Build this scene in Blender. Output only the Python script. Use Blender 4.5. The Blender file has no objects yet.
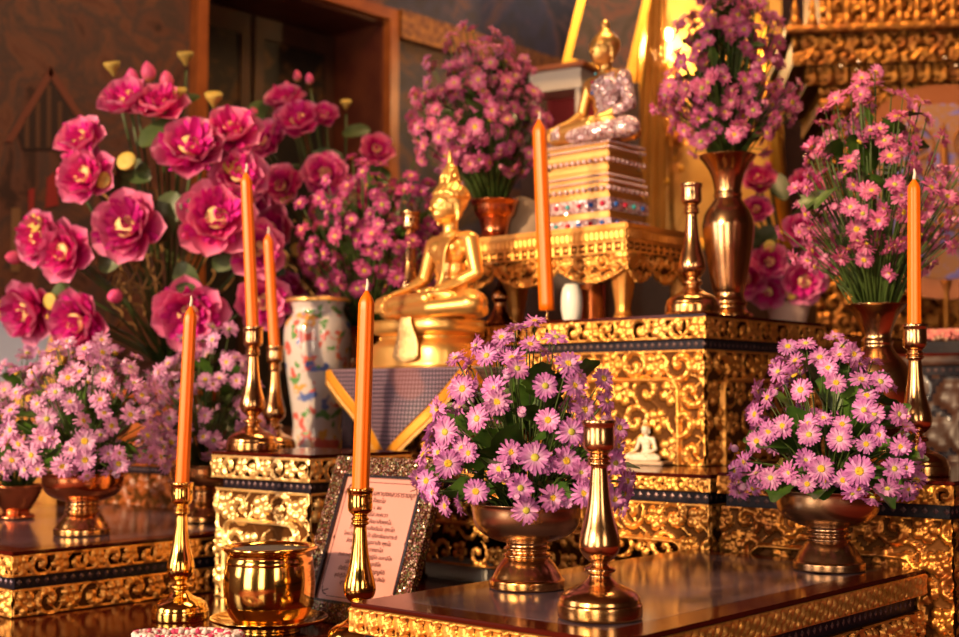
import bpy, bmesh, math, random
import numpy as np
from mathutils import Vector, Matrix, Quaternion, Euler
SC = bpy.context.scene
COL = SC.collection
PI = math.pi
# ------------------------------------------------------------------ camera
F = 1314.0; CX, CY = 479.5, 318.5; EYE = 1.0
YAW = math.radians(41.4); PITCH = math.atan(82.0 / F)
R_ = Vector((math.cos(YAW), math.sin(YAW), 0)); FH = Vector((-math.sin(YAW), math.cos(YAW), 0))
FW = FH * math.cos(PITCH) + Vector((0, 0, 1)) * math.sin(PITCH)
UP = -FH * math.sin(PITCH) + Vector((0, 0, 1)) * math.cos(PITCH)
CAMLOC = Vector((0, 0, EYE))
cam = bpy.data.cameras.new('camera'); camo = bpy.data.objects.new('camera', cam); COL.objects.link(camo)
camo.matrix_world = Matrix(((R_.x, UP.x, -FW.x, 0), (R_.y, UP.y, -FW.y, 0), (R_.z, UP.z, -FW.z, EYE), (0, 0, 0, 1)))
cam.sensor_width = 36; cam.lens = 36 * F / 959.0; cam.clip_start = 0.05
cam.dof.use_dof = True; cam.dof.focus_distance = 1.70; cam.dof.aperture_fstop = 4.6
SC.camera = camo
# ------------------------------------------------------------------ world, lights, exposure
SC.view_settings.view_transform = 'Standard'; SC.view_settings.look = 'None'
SC.view_settings.gamma = 1.0; SC.view_settings.use_curve_mapping = False
SC.view_settings.exposure = 0.25
SC.cycles.max_bounces = 8; SC.cycles.caustics_reflective = False; SC.cycles.caustics_refractive = False
SC.cycles.use_denoising = True; SC.cycles.sample_clamp_indirect = 4.0
W = bpy.data.worlds.new('world'); SC.world = W; W.use_nodes = True
W.node_tree.nodes['Background'].inputs[0].default_value = (1.0, 0.55, 0.30, 1)
W.node_tree.nodes['Background'].inputs[1].default_value = 0.16

def area(name, loc, target, sx, sy, power, color, spread=180):
    l = bpy.data.lights.new(name, 'AREA'); l.shape = 'RECTANGLE'; l.size = sx; l.size_y = sy
    l.energy = power; l.color = color; l.spread = math.radians(spread)
    o = bpy.data.objects.new(name, l); COL.objects.link(o); o.location = loc
    o.rotation_euler = (Vector(target) - Vector(loc)).to_track_quat('-Z', 'Y').to_euler()
    return o
sun = bpy.data.lights.new('sun', 'SUN'); sun.energy = 4.2; sun.angle = math.radians(2.5); sun.color = (1.0, 0.66, 0.36)
suno = bpy.data.objects.new('sun', sun); COL.objects.link(suno); suno.location = (-2, -6, 4)
suno.rotation_euler = Vector((0.02, 1.0, -0.30)).to_track_quat('-Z', 'Y').to_euler()
# daylight in the open doorways of the front wall
area('doorway_daylight_near', (-1.95, -3.35, 1.5), (-1.95, 2, 1.0), 1.5, 2.6, 75, (1.0, 0.80, 0.60))
area('doorway_daylight_far', (1.2, -3.35, 1.4), (0, 2, 1.0), 1.2, 2.4, 60, (1.0, 0.74, 0.52))
area('fill_left', (-3.45, -1.2, 1.7), (-1.5, 1.6, 1.0), 1.0, 1.6, 26, (1.0, 0.82, 0.75))  # added fill light from the left; the wall behind it is solid
area('fill_high', (-3.0, 5.3, 3.45), (-1.2, 1.2, 0.7), 2.2, 0.6, 12, (0.85, 0.80, 0.95))  # added fill light high at the back, no opening there
area('fill_ceiling', (-1.6, 2.6, 3.85), (-2.0, 4.2, 1.2), 1.2, 1.2, 85, (1.0, 0.58, 0.26))  # added warm fill light over the background; no lantern hangs here
area('fill_right', (3.4, -.6, 1.6), (-.8, 1.4, .75), 1.0, 1.8, 34, (1.0, 0.74, 0.5))  # added fill light from the right for the side carvings

# ------------------------------------------------------------------ material helpers
def lin(c):
    return tuple((x / 12.92 if x <= 0.04045 else ((x + 0.055) / 1.055) ** 2.4) for x in c)
MATS = {}
def new_mat(name):
    m = bpy.data.materials.new(name); m.use_nodes = True
    return m, m.node_tree, m.node_tree.nodes['Principled BSDF']
def pmat(name, col, rough=0.5, metal=0.0, bump=0, bscale=60, var=0, vscale=8, coat=0, emis=None, estr=0, col2=None, spec=None, sub=0, detail=3):
    if name in MATS: return MATS[name]
    m, nt, b = new_mat(name); N = nt.nodes; L = nt.links
    b.inputs['Base Color'].default_value = (*col, 1); b.inputs['Roughness'].default_value = rough
    b.inputs['Metallic'].default_value = metal
    if spec is not None: b.inputs['Specular IOR Level'].default_value = spec
    if coat: b.inputs['Coat Weight'].default_value = coat; b.inputs['Coat Roughness'].default_value = 0.06
    if emis: b.inputs['Emission Color'].default_value = (*emis, 1); b.inputs['Emission Strength'].default_value = estr
    if sub: b.inputs['Subsurface Weight'].default_value = sub; b.inputs['Subsurface Radius'].default_value = (.02, .008, .003)
    tc = N.new('ShaderNodeTexCoord')
    if bump:
        n = N.new('ShaderNodeTexNoise'); n.inputs['Scale'].default_value = bscale; n.inputs['Detail'].default_value = detail
        L.new(tc.outputs['Object'], n.inputs['Vector'])
        bp = N.new('ShaderNodeBump'); bp.inputs['Strength'].default_value = bump; bp.inputs['Distance'].default_value = 0.002
        L.new(n.outputs[0], bp.inputs['Height']); L.new(bp.outputs[0], b.inputs['Normal'])
    if col2:
        n = N.new('ShaderNodeTexNoise'); n.inputs['Scale'].default_value = vscale; n.inputs['Detail'].default_value = 4
        L.new(tc.outputs['Object'], n.inputs['Vector'])
        r = N.new('ShaderNodeValToRGB'); r.color_ramp.elements[0].color = (*col, 1); r.color_ramp.elements[1].color = (*col2, 1)
        r.color_ramp.elements[0].position = .35; r.color_ramp.elements[1].position = .65
        L.new(n.outputs[0], r.inputs[0]); L.new(r.outputs[0], b.inputs['Base Color'])
    MATS[name] = m
    return m
GOLD = pmat('gold_leaf', (0.92, 0.47, 0.13), .42, .84, bump=.35, bscale=220, col2=(0.78, 0.36, 0.07), vscale=14)
GOLDS = pmat('gold_smooth', (1.0, 0.58, 0.17), .36, .86, bump=.06, bscale=60)
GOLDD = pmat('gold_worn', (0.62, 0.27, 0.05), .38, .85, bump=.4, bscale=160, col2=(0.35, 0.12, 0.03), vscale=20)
GROUND = pmat('dark_gilt_ground', (0.10, 0.035, 0.006), .55, .6, spec=.2)
LACQ = pmat('dark_red_lacquer', (0.070, 0.006, 0.003), .13, bump=.03, bscale=14, col2=(0.05, 0.006, 0.003), vscale=5, spec=.16)
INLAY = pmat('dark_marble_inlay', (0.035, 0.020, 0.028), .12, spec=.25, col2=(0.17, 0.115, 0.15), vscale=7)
BLACK = pmat('black_lacquer', (0.012, 0.010, 0.016), .25, coat=.3)
BANDM = pmat('dark_blue_band', (0.010, 0.007, 0.014), .4, bump=.3, bscale=90, spec=.2)
STUD = pmat('band_stud', (0.16, 0.10, 0.11), .25, .5)
BRASS = pmat('polished_brass', (0.72, 0.45, 0.23), .20, 1.0, bump=.03, bscale=30, col2=(0.70, 0.35, 0.11), vscale=6)
BRASSY = pmat('yellow_brass', (0.90, 0.54, 0.14), .11, 1.0, bump=.03, bscale=30)
BRONZE = pmat('bronze', (0.54, 0.35, 0.21), .26, 1.0, bump=.05, bscale=40, col2=(0.42, 0.24, 0.12), vscale=9)
COPPER = pmat('copper', (0.72, 0.26, 0.11), .2, 1.0)
WOODO = pmat('orange_wood', (0.36, 0.10, 0.02), .4, bump=.2, bscale=30, col2=(0.24, 0.06, 0.012), vscale=12)
WOODD = pmat('dark_wood', (0.035, 0.012, 0.006), .45, col2=(0.06, 0.02, 0.01), vscale=8)
WAX = pmat('orange_wax', (0.95, 0.175, 0.003), .38, sub=.06)
WAXT = pmat('wax_tip', (0.95, 0.62, 0.35), .5, sub=.3)
WICK = pmat('wick', (0.75, 0.66, 0.6), .8)
WHITE = pmat('white_cloth', (0.75, 0.72, 0.66), .8, bump=.5, bscale=60)
LEAFM = pmat('leaf_green', (0.022, 0.065, 0.010), .36, col2=(0.065, 0.14, 0.018), vscale=40)
STEMM = pmat('stem_green', (0.055, 0.095, 0.018), .5)
LEAFD = pmat('leaf_dark', (0.040, 0.075, 0.018), .45, col2=(0.07, 0.10, 0.03), vscale=20)

def petal_mat(name, inner, mid, tip, radius, trans=.28, rnd=.12):
    m, nt, b = new_mat(name); N = nt.nodes; L = nt.links
    N.remove(b); out = N['Material Output']
    tc = N.new('ShaderNodeTexCoord'); ln = N.new('ShaderNodeVectorMath'); ln.operation = 'LENGTH'
    L.new(tc.outputs['Object'], ln.inputs[0])
    mr = N.new('ShaderNodeMapRange'); mr.inputs['From Max'].default_value = radius; L.new(ln.outputs['Value'], mr.inputs[0])
    r = N.new('ShaderNodeValToRGB'); e = r.color_ramp.elements
    e[0].position = .22; e[0].color = (*inner, 1); e[1].position = 1.0; e[1].color = (*tip, 1)
    k = e.new(.6); k.color = (*mid, 1); L.new(mr.outputs[0], r.inputs[0])
    oi = N.new('ShaderNodeObjectInfo'); hs = N.new('ShaderNodeHueSaturation')
    m1 = N.new('ShaderNodeMapRange'); m1.inputs['To Min'].default_value = 1 - rnd * 1.6; m1.inputs['To Max'].default_value = 1 + rnd * 1.4
    L.new(oi.outputs['Random'], m1.inputs[0]); L.new(m1.outputs[0], hs.inputs['Value'])
    mm = N.new('ShaderNodeMath'); mm.operation = 'FRACT'; m3 = N.new('ShaderNodeMath'); m3.operation = 'MULTIPLY'; m3.inputs[1].default_value = 7.3
    L.new(oi.outputs['Random'], m3.inputs[0]); L.new(m3.outputs[0], mm.inputs[0])
    m2 = N.new('ShaderNodeMapRange'); m2.inputs['To Min'].default_value = .5 - rnd * .12; m2.inputs['To Max'].default_value = .5 + rnd * .12
    L.new(mm.outputs[0], m2.inputs[0]); L.new(m2.outputs[0], hs.inputs['Hue'])
    L.new(r.outputs[0], hs.inputs['Color'])
    d = N.new('ShaderNodeBsdfDiffuse'); t = N.new('ShaderNodeBsdfTranslucent'); mx = N.new('ShaderNodeMixShader'); mx.inputs[0].default_value = trans
    L.new(hs.outputs[0], d.inputs[0]); L.new(hs.outputs[0], t.inputs[0]); L.new(d.outputs[0], mx.inputs[1]); L.new(t.outputs[0], mx.inputs[2])
    gl = N.new('ShaderNodeBsdfGlossy'); gl.inputs['Roughness'].default_value = .45; mg = N.new('ShaderNodeMixShader'); mg.inputs[0].default_value = .04
    L.new(mx.outputs[0], mg.inputs[1]); L.new(gl.outputs[0], mg.inputs[2]); L.new(mg.outputs[0], out.inputs[0])
    return m
P_LILAC = petal_mat('petal_lilac', (0.80, 0.50, 0.78), (0.64, 0.24, 0.60), (0.56, 0.17, 0.52), .017)
P_PALE = petal_mat('petal_pale_pink', (0.90, 0.64, 0.86), (0.80, 0.40, 0.70), (0.72, 0.30, 0.62), .017)
P_ROSE = petal_mat('petal_rose', (0.82, 0.36, 0.54), (0.70, 0.17, 0.38), (0.60, 0.12, 0.32), .017)  # deeper pink puts the light on the back bouquets into the petals
P_MAG = petal_mat('petal_magenta', (0.72, 0.20, 0.42), (0.58, 0.08, 0.28), (0.50, 0.06, 0.24), .017)  # petal colour deepened further for the light at the back
P_LOTO = petal_mat('lotus_outer', (0.62, 0.010, 0.20), (0.80, 0.04, 0.32), (0.92, 0.34, 0.56), .085, .2, .1)
P_LOTI = petal_mat('lotus_inner', (0.38, 0.004, 0.13), (0.54, 0.005, 0.20), (0.72, 0.03, 0.34), .06, .15, .1)
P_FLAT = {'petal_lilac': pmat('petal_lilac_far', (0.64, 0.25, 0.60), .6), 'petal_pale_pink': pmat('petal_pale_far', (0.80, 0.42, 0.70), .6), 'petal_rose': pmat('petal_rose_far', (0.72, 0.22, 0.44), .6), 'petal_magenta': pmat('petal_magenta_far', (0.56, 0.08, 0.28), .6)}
YCENT = pmat('daisy_centre', (0.90, 0.50, 0.02), .7, bump=1, bscale=900, col2=(0.50, 0.42, 0.04), vscale=400)
YGREEN = pmat('daisy_centre_green', (0.45, 0.42, 0.05), .7)
LSEED = pmat('lotus_seed', (0.85, 0.60, 0.26), .6, bump=.5, bscale=200)
LPOD = pmat('lotus_pod', (0.62, 0.42, 0.08), .6, col2=(0.35, 0.32, 0.08), vscale=30)
LBUD = petal_mat('lotus_bud', (0.80, 0.55, 0.15), (0.85, 0.15, 0.30), (0.85, 0.10, 0.30), .05, .1, .15)
VINE = pmat('dried_vine', (0.30, 0.16, 0.05), .7)

# ------------------------------------------------------------------ object helpers
def prj(p):
    v = Vector(p) - CAMLOC; d = v.dot(FW)
    return CX + F * v.dot(R_) / d, CY - F * v.dot(UP) / d, d
def ray(px, py):
    return (FW + R_ * ((px - CX) / F) + UP * ((CY - py) / F))
def at(px, py, d): return CAMLOC + ray(px, py) * d
def on_z(px, py, z):
    r = ray(px, py); return CAMLOC + r * ((z - EYE) / r.z)
def gx(px, d, z):                         # point below/above the pixel column px at depth d, at height z
    lat = (px - CX) / F * d; dh = d
    return Vector((0, 0, z)) + R_ * lat + FH * dh
def props(o, label=None, cat=None, group=None, kind=None):
    if label: o['label'] = label
    if cat: o['category'] = cat
    if group: o['group'] = group
    if kind: o['kind'] = kind
    return o
def empty(name, loc=(0, 0, 0), label=None, cat=None, group=None, rz=0):
    o = bpy.data.objects.new(name, None); COL.objects.link(o); o.location = loc; o.rotation_euler = (0, 0, rz); o.empty_display_size = .02
    return props(o, label, cat, group)
def link(name, me, mats, parent=None, loc=(0, 0, 0), rot=None, smooth=None):
    o = bpy.data.objects.new(name, me); COL.objects.link(o)
    if not isinstance(mats, (list, tuple)): mats = [mats]
    if not len(me.materials):
        for m in mats: me.materials.append(m)
    if parent is not None: o.parent = parent
    o.location = loc
    if rot is not None: o.rotation_euler = rot
    if smooth: me.shade_smooth()
    return o
def mesh_from(verts, faces, mi=None):
    me = bpy.data.meshes.new('m'); me.from_pydata([tuple(v) for v in verts], [], faces)
    if mi is not None: me.polygons.foreach_set('material_index', mi)
    me.update(); return me
def bm_mesh(bm):
    bmesh.ops.recalc_face_normals(bm, faces=bm.faces[:])
    me = bpy.data.meshes.new('m'); bm.to_mesh(me); bm.free(); return me
def add_box(bm, x0, x1, y0, y1, z0, z1, mi=0):
    vs = [bm.verts.new(p) for p in ((x0, y0, z0), (x1, y0, z0), (x1, y1, z0), (x0, y1, z0), (x0, y0, z1), (x1, y0, z1), (x1, y1, z1), (x0, y1, z1))]
    for f in ((0, 3, 2, 1), (4, 5, 6, 7), (0, 1, 5, 4), (1, 2, 6, 5), (2, 3, 7, 6), (3, 0, 4, 7)):
        bm.faces.new([vs[i] for i in f]).material_index = mi
    return vs
def box(name, x0, x1, y0, y1, z0, z1, mat, parent=None, bev=0, loc=(0, 0, 0), rot=None):
    bm = bmesh.new(); add_box(bm, x0, x1, y0, y1, z0, z1)
    if bev: bmesh.ops.bevel(bm, geom=bm.edges[:], offset=bev, segments=2, affect='EDGES')
    return link(name, bm_mesh(bm), mat, parent, loc, rot)
def lathe_data(prof, n=48, sx=1, sy=1, power=2.0):
    """prof: list of (r, z); returns verts, faces. power>2 gives a squarer (superellipse) plan."""
    vs = []; fs = []; rings = []
    for r, z in prof:
        if r < 1e-6: rings.append([len(vs)]); vs.append((0, 0, z))
        else:
            ring = []
            for i in range(n):
                a = 2 * PI * i / n; c, s = math.cos(a), math.sin(a)
                k = 1 if power == 2 else (abs(c) ** power + abs(s) ** power) ** (-1 / power)
                ring.append(len(vs)); vs.append((r * k * c * sx, r * k * s * sy, z))
            rings.append(ring)
    for a, b in zip(rings, rings[1:]):
        if len(a) == 1 and len(b) == 1: continue
        for i in range(n):
            j = (i + 1) % n
            if len(a) == 1: fs.append((a[0], b[j], b[i]))
            elif len(b) == 1: fs.append((a[i], a[j], b[0]))
            else: fs.append((a[i], a[j], b[j], b[i]))
    return vs, fs
def smooth_prof(pts, k=4):
    """Catmull-Rom through the profile; a repeated point makes a sharp corner."""
    out = []
    for i in range(len(pts) - 1):
        p1, p2 = pts[i], pts[i + 1]
        if p1 == p2: continue
        p0 = pts[max(i - 1, 0)]; p3 = pts[min(i + 2, len(pts) - 1)]
        for t in range(k):
            t /= k
            out.append(tuple(.5 * ((2 * p1[q]) + (-p0[q] + p2[q]) * t + (2 * p0[q] - 5 * p1[q] + 4 * p2[q] - p3[q]) * t * t + (-p0[q] + 3 * p1[q] - 3 * p2[q] + p3[q]) * t ** 3) for q in (0, 1)))
    out.append(pts[-1]); return [(max(r, 0), z) for r, z in out]
def lathe(name, prof, mat, parent=None, loc=(0, 0, 0), n=48, k=4, sx=1, sy=1, power=2.0, rot=None):
    p = smooth_prof(prof, k) if k > 1 else prof
    me = mesh_from(*lathe_data(p, n, sx, sy, power)); me.shade_smooth()
    return link(name, me, mat, parent, loc, rot)
def tube_data(pts, rad, n=6, closed=False):
    pts = [Vector(p) for p in pts]; vs = []; fs = []; m = len(pts)
    ref = Vector((0, 0, 1))
    for i, p in enumerate(pts):
        t = (pts[min(i + 1, m - 1)] - pts[max(i - 1, 0)]).normalized()
        if abs(t.dot(ref)) > .95: ref = Vector((1, 0, 0))
        a = t.cross(ref).normalized(); b = t.cross(a); ref = b.cross(t) if False else ref
        r = rad[i] if isinstance(rad, (list, tuple)) else rad
        for j in range(n):
            q = 2 * PI * j / n; vs.append(p + a * math.cos(q) * r + b * math.sin(q) * r)
    for i in range(m - 1):
        for j in range(n):
            k = (j + 1) % n; fs.append((i * n + j, i * n + k, (i + 1) * n + k, (i + 1) * n + j))
    fs.append(tuple(range(n))[::-1]); fs.append(tuple(range((m - 1) * n, m * n)))
    return vs, fs
def tubes_mesh(list_of, n=6):
    V = []; Fc = []
    for pts, r in list_of:
        v, f = tube_data(pts, r, n); o = len(V); V += v; Fc += [tuple(i + o for i in q) for q in f]
    me = mesh_from(V, Fc); me.shade_smooth(); return me

# ------------------------------------------------------------------ carved relief
rng = np.random.default_rng(7)
def hf_leaf_row(u, v, w, h, p=None):
    p = p or h * .85; t = v / h
    x = (u / p) % 1 - .5; y = ((u / p) + .5) % 1 - .5
    a = 1 - np.abs(x) / (.50 * np.clip(1 - t, 0, 1) ** .75 * (.75 + .35 * np.cos(t * 14)) + .015)
    b = 1 - np.abs(y) / (.50 * np.clip(t, 0, 1) ** .9 * (.8 + .25 * np.cos(t * 11)) + .015)
    vein = .18 * np.cos(np.abs(x) * 40 + t * 18)
    hh = np.maximum(np.clip(a * 2, 0, 1) * (.85 + vein), np.clip(b * 2, 0, 1) * .34)
    return np.clip(hh, 0, 1) * np.clip(np.minimum(t, 1 - t) * 14, .0, 1)
def hf_diag(u, v, w, h, p=None):
    p = p or h * .55; t = v / h
    s = u / p - t * 1.1 + .16 * np.sin(2 * PI * t * 1.0)
    f = s % 1
    lobe = np.sin(PI * f) ** .7
    cut = .5 + .5 * np.cos(2 * PI * (t * 2.6 + np.floor(s) * .37 + f * .8))
    hh = lobe * (.68 + .32 * cut)
    return np.clip(hh, 0, 1) * np.clip(np.minimum(t, 1 - t) * 10, 0, 1)
def hf_scale(u, v, w, h, p=None):
    rows = 3; ph = h / rows; p = ph * 1.25; best = np.zeros_like(u)
    for r in range(rows + 1):
        off = .5 * (r % 2); x = ((u / p + off) % 1 - .5) * p; y = v - r * ph
        d = np.sqrt(x * x + (y * 1.0) ** 2) / (ph * .72)
        best = np.maximum(best, np.clip(1.15 - d, 0, 1) ** .5 * (.75 + .25 * np.cos(d * 9)))
    t = v / h
    return best * np.clip(np.minimum(t, 1 - t) * 12, 0, 1)
def hf_floral(u, v, w, h, s=.03, seed=1):
    """rosettes alternating with leafy scrolls, dark ground left between them"""
    r_ = np.random.default_rng(seed); best = np.zeros_like(u)
    nx = max(1, int(round(w / s))); ny = max(1, int(round(h / s)))
    sx = w / nx; sy = h / ny; S = min(sx, sy)
    for i in range(-1, nx + 1):
        for j in range(ny):
            single = ny == 1
            cx = (i + .5) * sx + r_.normal() * S * (.02 if single else .05) + (.5 * sx if j % 2 else 0); cy = (j + .5) * sy + r_.normal() * S * (.01 if single else .04)
            rose = (i + j) % 2 == 0
            R = S * (.50 if rose else .62); dx = u - cx; dy = v - cy
            m = (np.abs(dx) < R * 1.1) & (np.abs(dy) < R * 1.1)
            if not m.any(): continue
            x = dx[m] / R; y = dy[m] / R; r = np.sqrt(x * x + y * y); th = np.arctan2(y, x) + r_.uniform(0, .5)
            if rose:
                pet = np.abs(np.cos(2.5 * th)); re = r / (.62 + .38 * pet ** .6)
                f = np.maximum(np.clip(1.2 - r / .20, 0, 1), np.clip(np.sin(PI * np.clip((re - .20) / .80, 0, 1)), 0, 1) ** .6 * (.30 + .65 * pet ** .7) * (r > .22))
                f = f * (1 - .25 * (np.abs(np.sin(5 * th)) < .15))
            else:
                sg = 1 if (i + 2 * j) % 2 else -1
                ph = sg * th - 2 * PI * 1.15 * r + i * 1.7
                arm = np.clip((np.cos(ph) * .5 + .5) * 1.9 - .75, 0, 1) ** .6
                lobes = .62 + .38 * np.abs(np.cos(4.5 * th + 5 * r))
                f = np.maximum(arm * lobes * np.clip((1.05 - r) * 6, 0, 1), np.clip(1.1 - r / .16, 0, 1))
            best[m] = np.maximum(best[m], f)
    # thin connecting tendrils
    t = np.clip(1 - np.abs(np.sin(PI * u / sx + 1.4 * np.sin(2 * PI * v / max(sy, 1e-6) * .5))) * 5.5, 0, 1) * .55
    best = np.maximum(best, t)
    return np.clip(best, 0, 1)
def ridge_frame(u, v, w, h, mx, mt, rad, wid=.003, bottom=False):
    """a raised moulding line: arched frame inset mx from the sides and mt from the top."""
    x = np.abs(u - w / 2) - (w / 2 - mx - rad); y = (v - (h - mt - rad)) if not bottom else np.abs(v - h / 2) - (h / 2 - mt - rad)
    d = np.sqrt(np.maximum(x, 0) ** 2 + np.maximum(y, 0) ** 2) + np.minimum(np.maximum(x, y), 0) - rad
    return np.clip(1 - np.abs(d) / wid, 0, 1) ** .5, d
def relief(name, w, h, hf, amp, parent, loc, side='front', res=.0025, mats=None, ground=.14, frame=None, open_=None, seed=1, s=None, label=None):
    nx = max(4, int(w / res)); nz = max(4, int(h / res))
    u, v = np.meshgrid(np.linspace(0, w, nx + 1), np.linspace(0, h, nz + 1))
    if hf is hf_floral: H = hf(u, v, w, h, s or .03, seed)
    else: H = hf(u, v, w, h)
    HH = H * .8; inner = None
    if frame:
        rd, d = ridge_frame(u, v, w, h, *frame)
        inner = d < -.004
        HH = np.where(d < 0, HH * .85 - .12, HH)
        HH = np.maximum(HH, rd * 1.15)
    e = np.minimum(np.minimum(u, w - u), np.minimum(v, h - v)); 
    edge = np.clip(1 - np.abs(e - .0015) / .002, 0, 1)
    HH = np.maximum(HH, edge * .7)
    y = -HH * amp
    V = np.stack([u, y, v], -1).reshape(-1, 3)
    a = (np.arange(nz)[:, None] * (nx + 1) + np.arange(nx)[None, :]).reshape(-1)
    Fc = np.stack([a, a + 1, a + nx + 2, a + nx + 1], -1)
    hc = (HH[:-1, :-1] + HH[1:, 1:] + HH[1:, :-1] + HH[:-1, 1:]).reshape(-1) / 4
    mi = (hc < ground).astype(np.int32)
    if open_ is not None and inner is not None:
        inn = (inner[:-1, :-1] & inner[1:, 1:]).reshape(-1)
        keep = ~((hc < open_) & inn); Fc = Fc[keep]; mi = mi[keep]
    me = bpy.data.meshes.new(name); me.from_pydata(V.tolist(), [], Fc.tolist()); me.polygons.foreach_set('material_index', mi); me.update(); me.shade_smooth()
    o = link(name, me, mats or [GOLD, GROUND], parent, loc, (0, 0, PI / 2) if side == 'right' else None)
    if label: o['label'] = label
    return o
def band(parent, X0, X1, Y0, Y1, z0, z1, p=.016):
    bm = bmesh.new(); add_box(bm, X0, X1, Y0, Y1, z0, z1)
    zc = (z0 + z1) / 2; s = min((z1 - z0) * .30, .005)
    def loz(c, ax):
        q = [bm.verts.new(c + Vector(t)) for t in ([(-s, 0, 0), (0, 0, -s), (s, 0, 0), (0, 0, s)] if ax == 0 else [(0, -s, 0), (0, 0, -s), (0, s, 0), (0, 0, s)])]
        tip = bm.verts.new(c + (Vector((0, -.0015, 0)) if ax == 0 else Vector((.0015, 0, 0))))
        for i in range(4): bm.faces.new((q[i], q[(i + 1) % 4], tip)).material_index = 1
    x = X0 + p / 2
    while x < X1: loz(Vector((x, Y0 - .0003, zc)), 0); x += p
    y = Y0 + p / 2
    while y < Y1: loz(Vector((X1 + .0003, y, zc)), 1); y += p
    return link('dark_band', bm_mesh(bm), [BANDM, STUD], parent)
def altar_table(name, label, X0, X1, Y0, Y1, z0, zt, rim, bnd, rimhf, bodyhf=hf_floral, s=.03, frame=None, open_=None, top_t=.006, inlay=False, seed=1, gold=None, cat='altar table', prof=.010, feet=0, res=.0025, gap=0, rims=None, rimright=None, amp=.011):
    """a carved altar table; body from z0 to zt with lacquer top, carved rim, studded band, carved apron on the front and right sides"""
    g = gold or [GOLD, GROUND]
    t = empty(name, (0, 0, 0), label, cat); t['group_hint'] = ''; del t['group_hint']
    bm = bmesh.new(); add_box(bm, X0 - .001, X1 + .001, Y0 - .001, Y1, zt - top_t, zt)
    bmesh.ops.bevel(bm, geom=bm.edges[:], offset=.0015, segments=2, affect='EDGES')
    link('table_top', bm_mesh(bm), LACQ, t)
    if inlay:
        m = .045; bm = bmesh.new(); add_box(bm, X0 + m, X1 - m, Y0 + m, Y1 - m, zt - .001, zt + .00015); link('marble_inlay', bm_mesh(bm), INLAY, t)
    zr = zt - top_t - rim; zb = zr - bnd
    bm = bmesh.new(); add_box(bm, X0 + .001, X1 - .001, Y0 + .001, Y1 - .001, zr, zt - top_t); link('rim_core', bm_mesh(bm), g[1], t)
    rs = dict(s=rims or rim, seed=seed + 7)
    relief('rim_carving', X1 - X0, rim, rimhf, .011 if rimhf is hf_leaf_row else .007, t, (X0, Y0 + .001, zr), 'front', res, g, **rs)
    relief('rim_carving', Y1 - Y0, rim, rimhf if rimright is None else rimright, .007, t, (X1 - .001, Y0, zr), 'right', res, g, **rs)
    i = prof
    band(t, X0 + i, X1 - i, Y0 + i, Y1 - i, zb, zr)
    i2 = i * .45
    bz0 = z0 + feet
    hb = zb - bz0
    if not open_:
        bm = bmesh.new(); add_box(bm, X0 + i2 + .002, X1 - i2 - .002, Y0 + i2 + .002, Y1 - i2, bz0 + (gap and .0), zb); link('body_core', bm_mesh(bm), g[1], t)
    relief('apron_carving', X1 - X0 - 2 * i2, hb, bodyhf, amp, t, (X0 + i2, Y0 + i2 + .001, bz0), 'front', res, g, frame=frame, open_=open_, seed=seed, s=s)
    relief('apron_carving', Y1 - Y0 - 2 * i2, hb, bodyhf, amp, t, (X1 - i2 - .001, Y0 + i2, bz0), 'right', res, g, frame=frame, open_=open_, seed=seed + 3, s=s)
    if open_:
        for (a, b) in ((X0 + i2 + .002, Y0 + i2 + .004), (X1 - .03 - i2, Y0 + i2 + .004), (X0 + i2 + .002, Y1 - .04), (X1 - .03 - i2, Y1 - .04)):
            box('leg', a, a + .026, b, b + .026, z0, zb, g[0], t, .003)
    elif feet:
        for (a, b) in ((X0 + i2, Y0 + i2), (X1 - .03 - i2, Y0 + i2), (X0 + i2, Y1 - .04), (X1 - .03 - i2, Y1 - .04)):
            box('leg', a, a + .03, b, b + .03, z0, bz0 + .002, g[0], t, .003)
    return t
# ------------------------------------------------------------------ brass ware
STICK = [(0, 0), (.200, 0), (.200, 0), (.208, .008), (.208, .062), (.205, .070), (.205, .070), (.200, .080), (.196, .098), (.180, .120), (.145, .145), (.100, .165), (.075, .185), (.060, .200), (.054, .212),
         (.060, .222), (.076, .232), (.078, .244), (.066, .254), (.044, .264), (.042, .276), (.062, .290), (.088, .318), (.101, .352), (.101, .385), (.092, .430), (.075, .490), (.060, .560), (.050, .640), (.044, .715), (.041, .760),
         (.050, .768), (.058, .776), (.056, .786), (.048, .792), (.056, .799), (.058, .808), (.050, .816), (.046, .824), (.052, .834), (.068, .848), (.077, .866), (.079, .900), (.077, .940), (.078, .965), (.084, .980), (.085, .994), (.080, 1.0)]
def candlestick(label, loc, h, mat, group=None, rz=0, wide=1.0, tilt=None, flute=False):
    t = empty('candlestick', loc, label, 'candlestick', group)
    if tilt: t.rotation_euler = tilt
    P = [(r * h * wide, z * h) for r, z in STICK]
    ib = 15; ic = 39
    lathe('base', P[:ib + 1], mat, t)
    st = lathe('stem', P[ib:ic + 1], mat, t, n=56)
    cup = P[ic:] + [(P[-1][0] * .80, h * .996), (P[-1][0] * .74, h * .985), (P[-1][0] * .72, h * .93), (0, h * .925)]
    lathe('socket', cup, mat, t)
    return t, h * .925
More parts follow.
